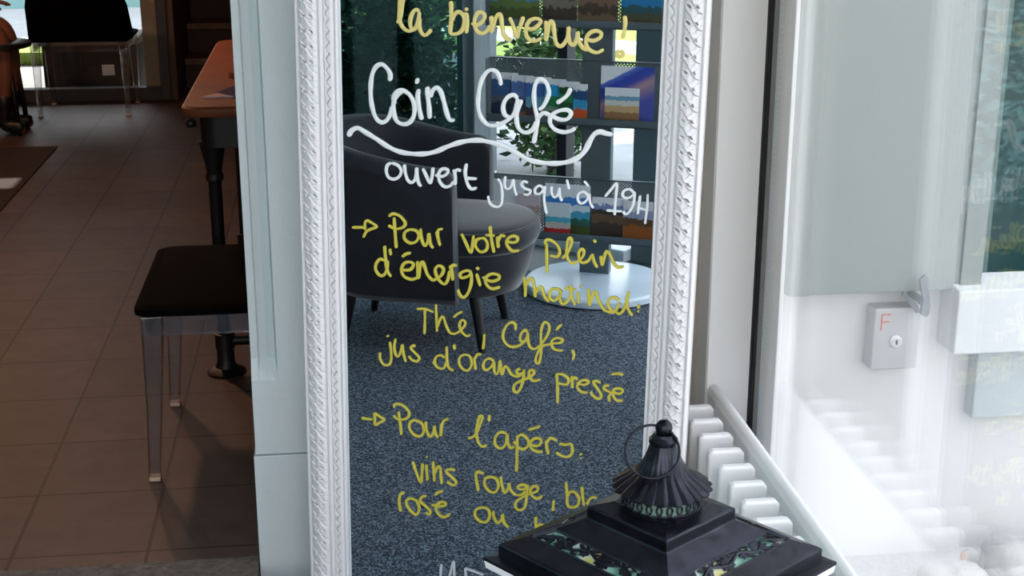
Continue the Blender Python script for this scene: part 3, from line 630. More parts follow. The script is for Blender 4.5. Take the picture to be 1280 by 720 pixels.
def filigree():
    mb = MB()
    def strip(pts, r):
        mb.tube([incl(u, v, .0012) for u, v in smooth_path(pts, 4)], r, 5)
    # border wires and vine
    strip([(-.98, .02), (0, .02), (.98, .02)], .0016); strip([(-.98, .98), (0, .98), (.98, .98)], .0016)
    for s_ in (-1, 1): strip([(.97 * s_, .02), (.97 * s_, .5), (.97 * s_, .98)], .0018)
    strip([(-.95, .2), (-.75, .75), (-.5, .3), (-.28, .7), (0, .35), (.28, .72), (.5, .3), (.75, .75), (.95, .2)], .0022)
    for (u, v, r) in ((-.82, .38, .10), (-.38, .28, .09), (-.14, .76, .09), (.14, .7, .09), (.40, .72, .09), (.66, .25, .1), (.86, .6, .08), (-.62, .72, .09)):
        k = .30 if v < .5 else -.3
        strip([(u + r * math.cos(a) * (1 - .09 * i), v + 2.6 * r * math.sin(a) * (1 - .09 * i)) for i, a in enumerate([j * .8 + rs.random() for j in range(8)])], .0015)
    def disc(u, v, r, n, wob):
        c = incl(u, v, .003); ring = []
        for i in range(n):
            a = 2 * math.pi * i / n; rr = r * (1 + wob * math.cos(i * math.pi))
            h = .09
            ring.append(incl(u + rr * math.cos(a) / h, v + rr * math.sin(a) / .0227, .0008))
        lo_ = [incl((p_u), (p_v), -.0004) for p_u, p_v in [(u + r * (1 + wob * math.cos(i * math.pi)) * math.cos(2 * math.pi * i / n) / .09, v + r * (1 + wob * math.cos(i * math.pi)) * math.sin(2 * math.pi * i / n) / .0227) for i in range(n)]]
        top = [tuple(Vector(p) * .55 + Vector(c) * .45) for p in ring]
        mb.loft([lo_, ring, top])
    for u in (-.62, 0.0, .60): disc(u, .5, .0100, 20, .12)
    for u in (-.86, -.30, .31, .87): disc(u, .5, .0055, 12, .2)
    for k in range(16):      # leaves
        u = -.9 + 1.8 * k / 15 + rs.uniform(-.03, .03); v = rs.choice((.18, .82)) + rs.uniform(-.06, .06); a = rs.uniform(0, 6.28); l = .007
        P = []
        for q, wd in ((-1, 0.1), (-.4, .8), (.3, .9), (1, .1)):
            for sgn in (1, -1):
                x = q * l; y = sgn * wd * .0026
                P.append((u + (x * math.cos(a) - y * math.sin(a)) / .09, max(.02, min(.98, v + (x * math.sin(a) + y * math.cos(a)) / .0227))))
        o1 = [incl(*P[i], .0014) for i in (0, 2, 4, 6, 7, 5, 3, 1)]; o0 = [incl(*P[i], 0) for i in (0, 2, 4, 6, 7, 5, 3, 1)]
        mb.loft([o0, o1])
    return mb
fil = filigree(); gl = MB().loft([[incl(-.99, -.03, -.0022), incl(.99, -.03, -.0022), incl(.99, 1.03, -.0022), incl(-.99, 1.03, -.0022)],
                                  [incl(-.99, -.03, -.0012), incl(.99, -.03, -.0012), incl(.99, 1.03, -.0012), incl(-.99, 1.03, -.0012)]])
fo = fil.build('filigree_panel', M_lan, LAN); go = gl.build('stained_glass', M_stain, LAN)
tag(go, 'green and yellow stained glass under the openwork')
for k in (1, 2, 3):
    for s_ in (fo, go):
        c = s_.copy(); C.objects.link(c); c.parent = LAN; c.rotation_euler = (0, 0, R(90 * k))
# filigree drum
dr = MB()
for z in (.8085, .8255):
    dr.tube([(.0462 * math.cos(R(a)), .0462 * math.sin(R(a)), z) for a in range(0, 361, 9)], .0016, 6)
for k in range(24):
    a0_ = 360 / 24 * k
    dr.tube([(.0468 * math.cos(R(a0_ + 11.5 * math.cos(R(q)))), .0468 * math.sin(R(a0_ + 11.5 * math.cos(R(q)))), .817 + .0082 * math.sin(R(q))) for q in range(0, 361, 24)], .0014, 5)
dr.build('filigree_collar', M_lan, LAN, smooth=True)
MB().lathe([(.0445, .806), (.0445, .8275)], 40).build('collar_glass', mat('collar_glass', srgb(104, 132, 122), .2), LAN, smooth=True, angle=40)
MB().lathe([(.050, .8060), (.0505, .8085), (.047, .8095)], 40).build('collar_base', M_lan, LAN, smooth=True, angle=40)
NF = 22
def flute(r, z, a, k):
    dep = max(0.0, min(1.0, (.882 - z) / .05))
    c = abs(math.sin(a * NF / 2)) ** .8
    return r * (1 - .045 * dep + .07 * dep * c), z + (.0022 * (1 - c) if k < 2 else 0)
bell = [(.0560, .8270), (.0582, .8285), (.0585, .8300), (.0535, .8338), (.0480, .8376), (.0415, .8416), (.0360, .8456), (.0312, .8500), (.0272, .8550), (.0238, .8605), (.0210, .8665), (.0186, .8730), (.0168, .8790), (.0155, .8835)]
MB().lathe(bell, 240, flute=flute).build('bell_cap', M_lan, LAN, smooth=True, angle=50)
MB().lathe([(.0165, .883), (.0172, .8845), (.0172, .8885), (.0150, .8905), (.0128, .893), (.0118, .8955), (.006, .8965)], 36).build('neck', M_lan, LAN, smooth=True, angle=40)
MB().lathe([(.0003, .8925)] + [(.0102 * math.sin(R(q)), .9023 - .0102 * math.cos(R(q))) for q in range(12, 180, 12)] + [(.0003, .9125)], 28).build('finial', M_lan, LAN, smooth=True)
TH = R(36.2)
def w2l(v): return Vector((v[0] * math.cos(TH) + v[1] * math.sin(TH), -v[0] * math.sin(TH) + v[1] * math.cos(TH), v[2]))
tow = Vector((-math.sin(R(13.8)), -math.cos(R(13.8)), 0)); rgt = Vector((math.cos(R(13.8)), -math.sin(R(13.8)), 0))
dd = (tow * .56 - rgt * .42 + Vector((0, 0, -.78))).normalized(); ee = (rgt * .9 + dd.cross(rgt).cross(dd) * 0 ) ; ee = (rgt - dd * rgt.dot(dd)).normalized()
rc = Vector((0, 0, .9023)) + dd * .0315
MB().tube([w2l(rc + (dd * math.cos(R(a)) + ee * math.sin(R(a))) * .0315) for a in range(0, 361, 7)], .0016, 8).build('ring_handle', M_lan, LAN, smooth=True)
# body below the roof
for sx_ in (-1, 1):
    for sy_ in (-1, 1):
        x, y = sx_ * .108, sy_ * .108
        MB().box(x - .012, x + .012, y - .012, y + .012, .05, .70).build('corner_post', M_lan, LAN, bevel=.002)
MB().loft([sq(.125, 0), sq(.135, .01), sq(.135, .035), sq(.122, .05)]).build('base', M_lan, LAN, bevel=.002)
M_lgl = glass_sheet('lantern_glazing', (.92, .94, .93))
for k in range(4):
    MB().box(-.096, .096, .106, .109, .05, .70).build('side_pane', M_lgl, LAN, rot=(0, 0, R(90 * k)))
    MB().box(-.096, .096, .104, .112, .36, .372).build('glazing_bar', M_lan, LAN, rot=(0, 0, R(90 * k)))

# ---------------------------------------------------------------- armchair (reflected in the mirror)
ARM = thing('armchair', 'dark navy velvet tub armchair with tapered black legs reflected in the mirror', 'armchair', (-1.0425, 1.283, 0), (0, 0, R(-25.9)))
M_velvet = mat('navy_velvet', srgb(24, 25, 35), 0.85, sheen=0.5, noise=(14, srgb(31, 33, 45), 0.25), bump=(500, 0.05))
def tub():
    ri, ro = .235, .305
    path = [(.17, 1, 0), (.06, 1, 0), (-.07, 1, 0)]
    pts = []
    for x in (.170, .168, .161, .148, .13, .08, .02, -.07): pts.append((x, 1.0, 0.0, None))
    for a in range(96, 264, 6): pts.append((None, None, None, a))
    for x in (-.07, .02, .08, .13, .148, .161, .168, .170): pts.append((x, -1.0, 0.0, None))
    loops = []
    for x, sgn, _, a in pts:
        if a is None: n = Vector((0, sgn)); c = Vector((x, 0))
        else: n = Vector((math.cos(R(a)), math.sin(R(a)))); c = Vector((-.07, 0))
        px = c.x + n.x * .3
        f = min(1, max(0, (.17 - px) / .5))
        top = .618 + .072 * (f * f * (3 - 2 * f))
        if px > .13: top -= .045 * (1 - math.sqrt(max(0, 1 - ((px - .13) / .0401) ** 2)))
        flare = .028 * f
        prof = [(ro * .80, .175), (ro * .90, .20), (ro * .965, .30), (ro + flare * .4, .45), (ro + flare, top - .05), (ro + flare - .006, top - .022), (ro + flare - .020, top - .005),
                (ro + flare - .036, top), (ri + flare + .016, top - .006), (ri + flare + .004, top - .022), (ri + flare * .8, top - .06), (ri, .40), (ri - .01, .26), (ri - .02, .175)]
        loops.append([(c.x + n.x * r, c.y + n.y * r, z) for r, z in prof])
    mb = MB(); mb.loft(loops, cap=True)
    return mb
tub().build('tub_shell', M_velvet, ARM, smooth=True, angle=60, bevel=.008, seg=3)
def dplan(k, ext):
    w_ = .228 * k; P = []
    for i in range(25):
        a = -90 + 180 * i / 24
        P.append((.10 + (.27 + ext) * k * math.cos(R(a)) ** .85 if abs(a) < 90 else .10, w_ * 1.02 * math.copysign(abs(math.sin(R(a))) ** .8, a)))
    P += [(-.10, w_), (-.26, w_ * .8), (-.26, -w_ * .8), (-.10, -w_)]
    return P
def dl(k, ext, z): return [(x, y, z) for x, y in dplan(k, ext)]
MB().loft([dl(.76, -.02, .172), dl(.84, 0, .185), dl(.93, 0, .25), dl(.985, .0, .318), dl(.975, 0, .326)]).build('seat_base', M_velvet, ARM, smooth=True, angle=50)
MB().loft([dl(.96, 0, .326), dl(1.0, .005, .336), dl(1.02, .01, .362), dl(1.01, .005, .388), dl(.97, 0, .404), dl(.86, 0, .411), dl(.5, 0, .415)]).build('seat_cushion', M_velvet, ARM, smooth=True, angle=50)
MB().tube([(x, y, .398) for x, y in dplan(1.0, .0)[:25]], .004, 6).build('piping', M_velvet, ARM, smooth=True)
M_leg = mat('black_wood_leg', srgb(18, 17, 19), 0.4)
for x, y in ((.234, .179), (.234, -.179), (-.234, .179), (-.234, -.179)):
    MB().tube([(x, y, 0), (x * .87, y * .87, .19)], [.0125, .021], 14).build('leg', M_leg, ARM, smooth=True, angle=40)

# ---------------------------------------------------------------- brochure rack and its brochures
RACK = thing('brochure_rack', 'grey perforated steel brochure rack on a round silver base reflected in the mirror', 'brochure rack', (-.9034, .4699, 0), (0, 0, R(-21.2)))
M_rack = mat('grey_rack_steel', srgb(92, 106, 114), 0.45, 0.3)
def perforated():
    m = mat('perforated_steel', srgb(96, 110, 118), 0.45, 0.3)
    nt = m.node_tree; b = nt.nodes['Principled BSDF']; out = nt.nodes['Material Output']
    t = nt.nodes.new('ShaderNodeTexCoord')
    sc = nt.nodes.new('ShaderNodeMapping'); sc.inputs['Rotation'].default_value = (0, R(45), 0); sc.inputs['Scale'].default_value = (1, 0, 1)
    nt.links.new(t.outputs['Object'], sc.inputs['Vector'])
    s = nt.nodes.new('ShaderNodeSeparateXYZ'); nt.links.new(sc.outputs[0], s.inputs[0])
    acc = []
    for ax_ in ('X', 'Z'):
        pp = nt.nodes.new('ShaderNodeMath'); pp.operation = 'PINGPONG'; pp.inputs[1].default_value = .0042
        nt.links.new(s.outputs[ax_], pp.inputs[0])
        p2 = nt.nodes.new('ShaderNodeMath'); p2.operation = 'POWER'; p2.inputs[1].default_value = 2
        nt.links.new(pp.outputs[0], p2.inputs[0]); acc.append(p2)
    ad = nt.nodes.new('ShaderNodeMath'); ad.operation = 'ADD'
    nt.links.new(acc[0].outputs[0], ad.inputs[0]); nt.links.new(acc[1].outputs[0], ad.inputs[1])
    lt = nt.nodes.new('ShaderNodeMath'); lt.operation = 'LESS_THAN'; lt.inputs[1].default_value = .0020 ** 2
    nt.links.new(ad.outputs[0], lt.inputs[0])
    tr = nt.nodes.new('ShaderNodeBsdfTransparent'); mx = nt.nodes.new('ShaderNodeMixShader')
    nt.links.new(lt.outputs[0], mx.inputs[0]); nt.links.new(b.outputs[0], mx.inputs[1]); nt.links.new(tr.outputs[0], mx.inputs[2])
    nt.links.new(mx.outputs[0], out.inputs['Surface'])
    return m
M_perf = perforated()
MB().lathe([(.255, 0), (.265, .006), (.265, .026), (.258, .034), (.25, .036)], 72, .02, .085).build('base_disc', mat('base_sky_reflection', srgb(200, 214, 228), .25), RACK, smooth=True, angle=30)  # silver disc with the reflected sky put into its pale blue colour
MB().box(-.062, .050, -.03, .012, .034, 1.62).build('column', M_rack, RACK, bevel=.004)
LEV = (.175, .605, .950, 1.300)
for z in LEV:
    MB().box(-.400, .400, .028, .030, z, z + .222).build('perforated_panel', M_perf, RACK)
    MB().box(-.402, .402, .026, .074, z - .006, z).box(-.402, .402, .070, .074, z - .006, z + .022).box(-.404, -.400, .014, .074, z - .006, z + .222).box(.400, .404, .014, .074, z - .006, z + .222).box(-.402, .402, .010, .030, z + .218, z + .222).build('tray', M_rack, RACK)
def pic(name, stops, axis='Z', scale=5, dist=.25, rough=.3):
    m = bpy.data.materials.new(name); m.use_nodes = True
    nt = m.node_tree; b = nt.nodes['Principled BSDF']; b.inputs['Roughness'].default_value = rough
    t = nt.nodes.new('ShaderNodeTexCoord'); s = nt.nodes.new('ShaderNodeSeparateXYZ'); nt.links.new(t.outputs['Generated'], s.inputs[0])
    n = nt.nodes.new('ShaderNodeTexNoise'); n.inputs['Scale'].default_value = scale; n.inputs['Detail'].default_value = 5
    nt.links.new(t.outputs['Generated'], n.inputs['Vector'])
    a = nt.nodes.new('ShaderNodeMath'); a.operation = 'SUBTRACT'; a.inputs[1].default_value = .5; nt.links.new(n.outputs['Fac'], a.inputs[0])
    k = nt.nodes.new('ShaderNodeMath'); k.operation = 'MULTIPLY_ADD'; k.inputs[1].default_value = dist; nt.links.new(a.outputs[0], k.inputs[0])
    if axis == 'D':
        d = nt.nodes.new('ShaderNodeMath'); d.operation = 'MULTIPLY_ADD'; d.inputs[1].default_value = -.5
        nt.links.new(s.outputs['X'], d.inputs[0]); nt.links.new(s.outputs['Z'], d.inputs[2]); nt.links.new(d.outputs[0], k.inputs[2])
    else:
        nt.links.new(s.outputs[axis], k.inputs[2])
    r = nt.nodes.new('ShaderNodeValToRGB'); nt.links.new(k.outputs[0], r.inputs[0])
    e = r.color_ramp.elements
    while len(e) > 1: e.remove(e[-1])
    e[0].position = stops[0][0]; e[0].color = (*srgb(*stops[0][1]), 1)
    for p, c in stops[1:]:
        q = e.new(p); q.color = (*srgb(*c), 1)
    nt.links.new(r.outputs[0], b.inputs['Base Color'])
    return m
WH = (226, 230, 238)
def hard(lst):
    """colour bands with crisp edges: [(start, colour), ...]"""
    out_ = []
    for i, (p, c) in enumerate(lst):
        if i: out_.append((p - .012, lst[i - 1][1]))
        out_.append((p, c))
    return out_
# (x0, x1, z0, height, tilt, layer, name, label, colours, distortion)
BRO = [
 (-.394, -.295, .607, .165, 0, 1, 'blue harbour view brochure with white top, leftmost on the middle shelf', hard([(0, (40, 52, 78)), (.35, (92, 92, 100)), (.5, (58, 92, 140)), (.86, WH)]), .22),
 (-.318, -.235, .607, .158, 0, 2, 'violet blue brochure, second from the left on the middle shelf', hard([(0, (150, 96, 62)), (.18, (60, 62, 86)), (.5, (86, 112, 172)), (.86, WH)]), .22),
 (-.262, -.168, .607, .156, 0, 3, 'brochure with blue sea and brown rock, third from the left on the middle shelf', hard([(0, (70, 60, 62)), (.3, (96, 150, 176)), (.55, (58, 100, 170)), (.86, WH)]), .25),
 (-.190, -.112, .607, .152, 0, 4, 'brochure with bright cyan sky above green, middle shelf left of centre', hard([(0, (36, 80, 60)), (.25, (120, 140, 130)), (.34, (30, 120, 70)), (.6, (44, 160, 212)), (.86, WH)]), .2),
 (-.135, -.060, .607, .146, 0, 5, 'dark green brochure with white top on the middle shelf', hard([(0, (28, 88, 56)), (.5, (38, 130, 78)), (.7, (30, 84, 48)), (.86, WH)]), .2),
 (-.082, -.030, .607, .140, 0, 6, 'orange and blue brochure at the right end of the fanned row', hard([(0, (196, 84, 36)), (.36, (60, 150, 196)), (.6, (40, 82, 130)), (.84, WH)]), .3),
 (.012, .205, .607, .205, 0, 1, 'large blue brochure with pale diagonal corner on the middle shelf', [(0, (74, 84, 170)), (.30, (170, 140, 150)), (.42, (66, 76, 168)), (.55, (44, 70, 170)), (.66, (90, 120, 200)), (.68, WH)], .04),
 (.030, .155, .607, .130, 0, 3, 'brochure with a sandy beach and white top in front of the large blue one', hard([(0, (92, 76, 58)), (.14, (150, 112, 76)), (.34, (196, 166, 124)), (.52, (206, 206, 200)), (.66, (110, 160, 190)), (.78, WH)]), .15),
 (.225, .370, .607, .19, 0, 1, 'orange sunset brochure at the right end of the middle shelf', hard([(0, (90, 60, 50)), (.3, (210, 130, 70)), (.6, (120, 130, 180)), (.85, WH)]), .2),
 (-.392, -.270, .177, .20, 0, 1, 'white brochure with a small violet photo, leftmost on the lower shelf', hard([(0, (60, 60, 66)), (.22, (110, 120, 176)), (.42, WH)]), .15),
 (-.300, -.208, .177, .15, 0, 2, 'pinkish brochure with a dark tree on the lower shelf', hard([(0, (58, 48, 46)), (.35, (180, 150, 150)), (.72, (206, 190, 196))]), .3),
 (-.190, -.020, .177, .195, 0, 1, 'white brochure with blue sky and green coast on the lower shelf', hard([(0, (74, 84, 44)), (.22, (50, 92, 84)), (.36, (70, 160, 190)), (.5, (210, 222, 232)), (.62, (66, 132, 206)), (.76, WH)]), .2),
 (-.186, -.092, .177, .125, 0, 2, 'small brochure with a red foot and turquoise sea on the lower shelf', hard([(0, (196, 52, 52)), (.24, (206, 196, 190)), (.42, (84, 176, 200)), (.58, (214, 222, 230))]), .12),
 (-.012, .120, .177, .155, 0, 1, 'brochure with a brown stone gate on the lower shelf', hard([(0, (70, 60, 54)), (.4, (112, 86, 66)), (.6, (60, 52, 46)), (.72, (128, 140, 186)), (.84, WH)]), .35),
 (.105, .215, .177, .15, 0, 2, 'brochure with orange autumn ground, right part of the lower shelf', hard([(0, (150, 88, 44)), (.4, (96, 70, 50)), (.58, (150, 160, 190)), (.78, (216, 218, 226))]), .3),
 (.240, .380, .177, .18, 0, 1, 'green brochure at the right end of the lower shelf', hard([(0, (40, 90, 50)), (.5, (90, 140, 80)), (.8, WH)]), .3),
 (-.400, -.215, .952, .20, 0, 1, 'brochure with green cliffs framing blue water, leftmost on the upper shelf', hard([(0, (72, 88, 44)), (.28, (92, 116, 62)), (.40, (74, 134, 196)), (.8, (110, 170, 220))]), .25),
 (-.204, -.078, .952, .20, 0, 1, 'dark brochure of a cave with a white border on the upper shelf', hard([(0, (210, 212, 216)), (.04, (64, 58, 54)), (.3, (120, 112, 104)), (.45, (58, 54, 52))]), .3),
 (-.075, .070, .952, .20, 0, 1, 'brochure of brown rocky coast on the upper shelf', hard([(0, (110, 92, 74)), (.2, (70, 60, 54)), (.36, (120, 96, 80)), (.55, (60, 130, 150))]), .4),
 (.080, .225, .952, .20, 0, 1, 'blue lagoon brochure with an orange corner on the upper shelf', hard([(0, (196, 98, 48)), (.08, (70, 76, 58)), (.24, (40, 84, 96)), (.36, (24, 120, 176)), (.8, (40, 150, 200))]), .25),
 (.245, .385, .952, .19, 0, 1, 'yellow field brochure at the right end of the upper shelf', hard([(0, (110, 120, 50)), (.4, (206, 186, 80)), (.7, (120, 170, 216))]), .25),
]
rkM = Matrix.Translation(Vector((-.9034, .4699, 0))) @ Matrix.Rotation(R(-21.2), 4, 'Z')
GRP = {.607: 'brochures on the middle shelf', .177: 'brochures on the lower shelf', .952: 'brochures on the upper shelf'}
for i, (x0, x1, z0, hh, tl, ly, lab, cols, dist) in enumerate(BRO):
    wv = (x1 - x0) / 2
    mb = MB().box(-wv, wv, -.0022, .0022, 0, hh)
    o = mb.build('brochure', pic('brochure_print', cols, 'D' if 'diagonal' in lab else 'Z', 6, dist), None, bevel=.0006, seg=1)
    p = rkM @ Vector(((x0 + x1) / 2, .0335 + .0052 * (ly - 1) + .003, z0 - .0068 + .0070))
    o.location = p; o.rotation_euler = (R(2.0), 0, R(-21.2))
    tag(o, lab, 'brochure', GRP[z0])

# ---------------------------------------------------------------- shrubs outside the glazing
M_leaf = mat('dark_leaf', srgb(30, 56, 44), 0.6, noise=(9, srgb(48, 78, 52), 0.2), spec=.2)
M_leaf2 = mat('mid_leaf', srgb(48, 80, 50), 0.6, noise=(9, srgb(80, 108, 60), 0.2), spec=.2)
M_bark = mat('bark', srgb(70, 56, 46), 0.9)
M_blossom = mat('cream_blossom', srgb(236, 206, 150), 0.6)
def shrub(label, loc, rad, n, size, leaf, seed, blossoms=0, box=False):
    rr = random.Random(seed)
    root = thing('shrub', label, 'shrub', loc)
    mb = MB()
    def pt():
        while True:
            p = Vector((rr.uniform(-1, 1), rr.uniform(-1, 1), rr.uniform(-1, 1)))
            l = p.length
            if box:
                return Vector((p.x * rad[0], p.y * rad[1], rad[2] + p.z * rad[2])) if rr.random() < .9 else Vector((p.x * rad[0], p.y * rad[1], rad[2] * 2))
            if .35 < l < 1: return Vector((p.x * rad[0], p.y * rad[1], rad[2] + p.z * rad[2]))
    for _ in range(n):
        c = pt(); a = Vector((rr.gauss(0, 1), rr.gauss(0, 1), rr.gauss(0, .6) + .3)).normalized()
        b_ = a.cross(Vector((rr.gauss(0, 1), rr.gauss(0, 1), rr.gauss(0, 1)))).normalized(); nrm = a.cross(b_)
        l = size * rr.uniform(.7, 1.3); w_ = l * .24
        mb.add([c, c + a * l * .5 + b_ * w_ + nrm * w_ * .3, c + a * l, c + a * l * .5 - b_ * w_ + nrm * w_ * .3], [(0, 1, 2), (0, 2, 3)])
    me_o = mb.build('foliage', leaf, root)
    st = MB()
    for _ in range(7):
        e_ = pt() * .8
        st.tube([(rr.uniform(-.05, .05), rr.uniform(-.05, .05), -.02), (e_.x * .4, e_.y * .4, e_.z * .5), (e_.x, e_.y, e_.z)], [.014, .010, .004], 6)
    st.build('stem', M_bark, root, smooth=True)
    if blossoms:
        bl = MB()
        for _ in range(blossoms):
            c = pt(); c = Vector((c.x * 1.05, c.y * 1.05, c.z))
            for q in range(5):
                a = q * 1.257; d_ = Vector((math.cos(a), math.sin(a), .3)) * .016
                bl.add([c, c + d_ + Vector((0, 0, .006)), c + Vector((math.cos(a + .7), math.sin(a + .7), .35)) * .022, c + Vector((math.cos(a + 1.2), math.sin(a + 1.2), .3)) * .016], [(0, 1, 2, 3)])
        tag(bl.build('blossoms', M_blossom, root), 'cream blossoms')
    return root
shrub('long dense dark hedge outside the side glazing seen in the mirror', (-3.08, .6, -.1), (.36, 2.0, .95), 11000, .085, M_leaf, 1, 0, True)
shrub('dark rounded shrub with cream blossoms outside the porch corner', (-2.18, .25, -.1), (.28, .42, .55), 4200, .06, M_leaf, 2, 26)
shrub('leafy green shrub outside the front glazing beside the corner post', (-2.36, -1.3, -.1), (.24, .34, .45), 3200, .055, M_leaf2, 3, 14)
shrub('tall green shrub at the edge of the paving far behind the rack', (-5.6, -3.4, -.1), (.9, .9, .9), 4000, .11, M_leaf2, 4, 30)
for x, y in ((-2.12, .95), (-2.12, 1.55)):
    pass

# ---------------------------------------------------------------- café furniture
M_seat = mat('black_seat', srgb(3, 3, 4), 0.9, spec=0.05)
def acrylic():
    m = bpy.data.materials.new('clear_acrylic'); m.use_nodes = True
    nt = m.node_tree; nt.nodes.remove(nt.nodes['Principled BSDF'])
    out = nt.nodes['Material Output']
    g = nt.nodes.new('ShaderNodeNewGeometry'); d = nt.nodes.new('ShaderNodeVectorMath'); d.operation = 'DOT_PRODUCT'
    nt.links.new(g.outputs['Normal'], d.inputs[0]); nt.links.new(g.outputs['Incoming'], d.inputs[1])
    a = nt.nodes.new('ShaderNodeMath'); a.operation = 'ABSOLUTE'; nt.links.new(d.outputs['Value'], a.inputs[0])
    s = nt.nodes.new('ShaderNodeMath'); s.operation = 'SUBTRACT'; s.inputs[0].default_value = 1; nt.links.new(a.outputs[0], s.inputs[1])
    q = nt.nodes.new('ShaderNodeMath'); q.operation = 'POWER'; q.inputs[1].default_value = 3; nt.links.new(s.outputs[0], q.inputs[0])
    p = nt.nodes.new('ShaderNodeMath'); p.operation = 'MULTIPLY_ADD'; p.inputs[1].default_value = .8; p.inputs[2].default_value = .17; nt.links.new(q.outputs[0], p.inputs[0])
    t = nt.nodes.new('ShaderNodeBsdfTransparent'); t.inputs['Color'].default_value = (.86, .85, .86, 1)
    gl = nt.nodes.new('ShaderNodeBsdfGlossy'); gl.inputs['Roughness'].default_value = .08
    mx = nt.nodes.new('ShaderNodeMixShader')
    nt.links.new(p.outputs[0], mx.inputs[0]); nt.links.new(t.outputs[0], mx.inputs[1]); nt.links.new(gl.outputs[0], mx.inputs[2])
    nt.links.new(mx.outputs[0], out.inputs['Surface'])
    return m
M_acr = acrylic()
def chair(label, loc, rz):
    """front of the chair is local -x"""
    t = thing('dining_chair', label, 'chair', loc, (0, 0, rz), 'clear legged dining chairs')
    def rr_(x0, x1, y0, y1, r, z):
        return [(x, y, z) for cx_, cy_, a in ((x1 - r, y1 - r, 0), (x0 + r, y1 - r, 90), (x0 + r, y0 + r, 180), (x1 - r, y0 + r, 270)) for x, y in arc(cx_, cy_, r, a, a + 90, 4)]
    MB().loft([rr_(-.235, .225, -.285, .285, .03, .447), rr_(-.245, .235, -.295, .295, .035, .452), rr_(-.245, .235, -.295, .295, .035, .466), rr_(-.225, .215, -.275, .275, .03, .474)]).build('seat', M_seat, t, smooth=True, angle=40)
    sh = []
    path = [(.02, .285), (.10, .288), (.17, .282), (.215, .25)] + [(.245, y) for y in (.16, .08, 0, -.08, -.16)] + [(.215, -.25), (.17, -.282), (.10, -.288), (.02, -.285)]
    for i, (x, y) in enumerate(path):
        q = min(i, len(path) - 1 - i); lo_ = .452; hi = (.475, .53, .66, .80, .86, .88, .885)[min(q, 6)]
        nx, ny = (0, math.copysign(1, y)) if x < .2 else ((.8, .6 * math.copysign(1, y)) if abs(y) > .2 else (1, 0))
        k = .10
        sh.append([(x, y, lo_), (x + nx * .014, y + ny * .014, lo_), (x + nx * .014 + (hi - lo_) * k, y + ny * .014, hi), (x + (hi - lo_) * k, y, hi)])
    MB().loft(sh).build('backrest', M_seat, t, smooth=True, angle=50, bevel=.004)
    f = MB()
    f.box(-.215, .205, -.270, -.262, .393, .447).box(-.215, .205, .262, .270, .393, .447).box(-.222, -.214, -.262, .262, .393, .447).box(.205, .213, -.262, .262, .393, .447)
    f.build('seat_rail', M_acr, t)
    for x in (-.205, .195):
        for y in (-.258, .258):
            s = 1 if x > 0 else -1
            lp = []
            for z, r, dx in ((.004, .0135, .022 * s), (.02, .0140, .022 * s), (.2, .0185, .010 * s), (.40, .025, 0), (.446, .026, 0)):
                lp.append([(x + dx - r, y - r, z), (x + dx + r, y - r, z), (x + dx + r, y + r, z), (x + dx - r, y + r, z)])
            lg = MB().loft(lp).build('leg', M_acr, t, bevel=.003)
            MB().box(x + .022 * s - .0145, x + .022 * s + .0145, y - .0145, y + .0145, 0, .012).build('foot_cap', mat('foot_cap', srgb(206, 176, 150), .3) if 'foot_cap' not in bpy.data.materials else bpy.data.materials['foot_cap'], lg, bevel=.003)
    return t
c1 = chair('black seated chair with clear legs in the doorway beside the pillar', (-.262, 3.69, 0), 0)
c2 = dup(c1); c2['label'] = 'black backed chair with clear legs facing the far glass door'
c2.location = (-1.49, 8.98, 0); c2.rotation_euler = (0, 0, R(-90))

# table with pipe legs
TAB = thing('table', 'table with rounded reddish wooden top on a black iron pipe leg behind the pillar', 'table', (.36, 4.80, 0))
M_wood = mat('reddish_wood', srgb(138, 78, 46), 0.5, noise=(6, srgb(104, 54, 32), 0.25), bump=(30, 0.1))
M_iron = mat('black_iron', srgb(28, 26, 27), 0.45, 0.3)
def rrect(x0, x1, y0, y1, r, z, n=6):
    return [(x, y, z) for cx_, cy_, a in ((x1 - r, y1 - r, 0), (x0 + r, y1 - r, 90), (x0 + r, y0 + r, 180), (x1 - r, y0 + r, 270)) for x, y in arc(cx_, cy_, r, a, a + 90, n)]
MB().loft([rrect(-.785, .785, -.745, .745, .06, .822), rrect(-.79, .79, -.75, .75, .065, .828), rrect(-.79, .79, -.75, .75, .065, .845), rrect(-.783, .783, -.743, .743, .06, .852)]).build('tabletop', M_wood, TAB, smooth=True, angle=40)
MB().loft([rrect(-.745, .745, -.70, .70, .05, .725), rrect(-.745, .745, -.70, .70, .05, .822)]).build('apron', M_iron, TAB, smooth=True, angle=40)
MB().lathe([(.004, -.012), (.014, -.010), (.016, 0), (.012, .010), (.004, .012)], 16).build('knob', M_iron, TAB, smooth=True, loc=(-.762, -.735, .806))
for sx_, sy_ in ((-1, -1), (1, -1), (-1, 1), (1, 1)):
    x, y = sx_ * .718, sy_ * .595
    mb = MB().lathe([(.058, 0), (.060, .006), (.052, .012), (.034, .020), (.027, .036), (.0265, .080), (.030, .082), (.030, .128), (.022, .130), (.0195, .14), (.0195, .60), (.021, .605), (.026, .61), (.027, .625), (.022, .632), (.026, .66), (.038, .715), (.040, .726)], 24, x, y)
    lg = mb.build('leg', M_iron, TAB, smooth=True, angle=40)
for y in (-.595, .595): MB().tube([(-.718, y, .105), (.718, y, .105)], .0175, 12).build('stretcher', M_iron, TAB, smooth=True, angle=40)
o = MB().loft([[(-.14, -.075, 0), (.16, -.085, 0), (.16, .115, 0), (-.07, .10, 0)], [(-.14, -.075, .005), (.16, -.085, .005), (.16, .115, .005), (-.07, .10, .005)]]).build('magazine', mat('navy_cover', srgb(64, 60, 108), .35), None, bevel=.001, loc=(-.235, 4.28, .852))
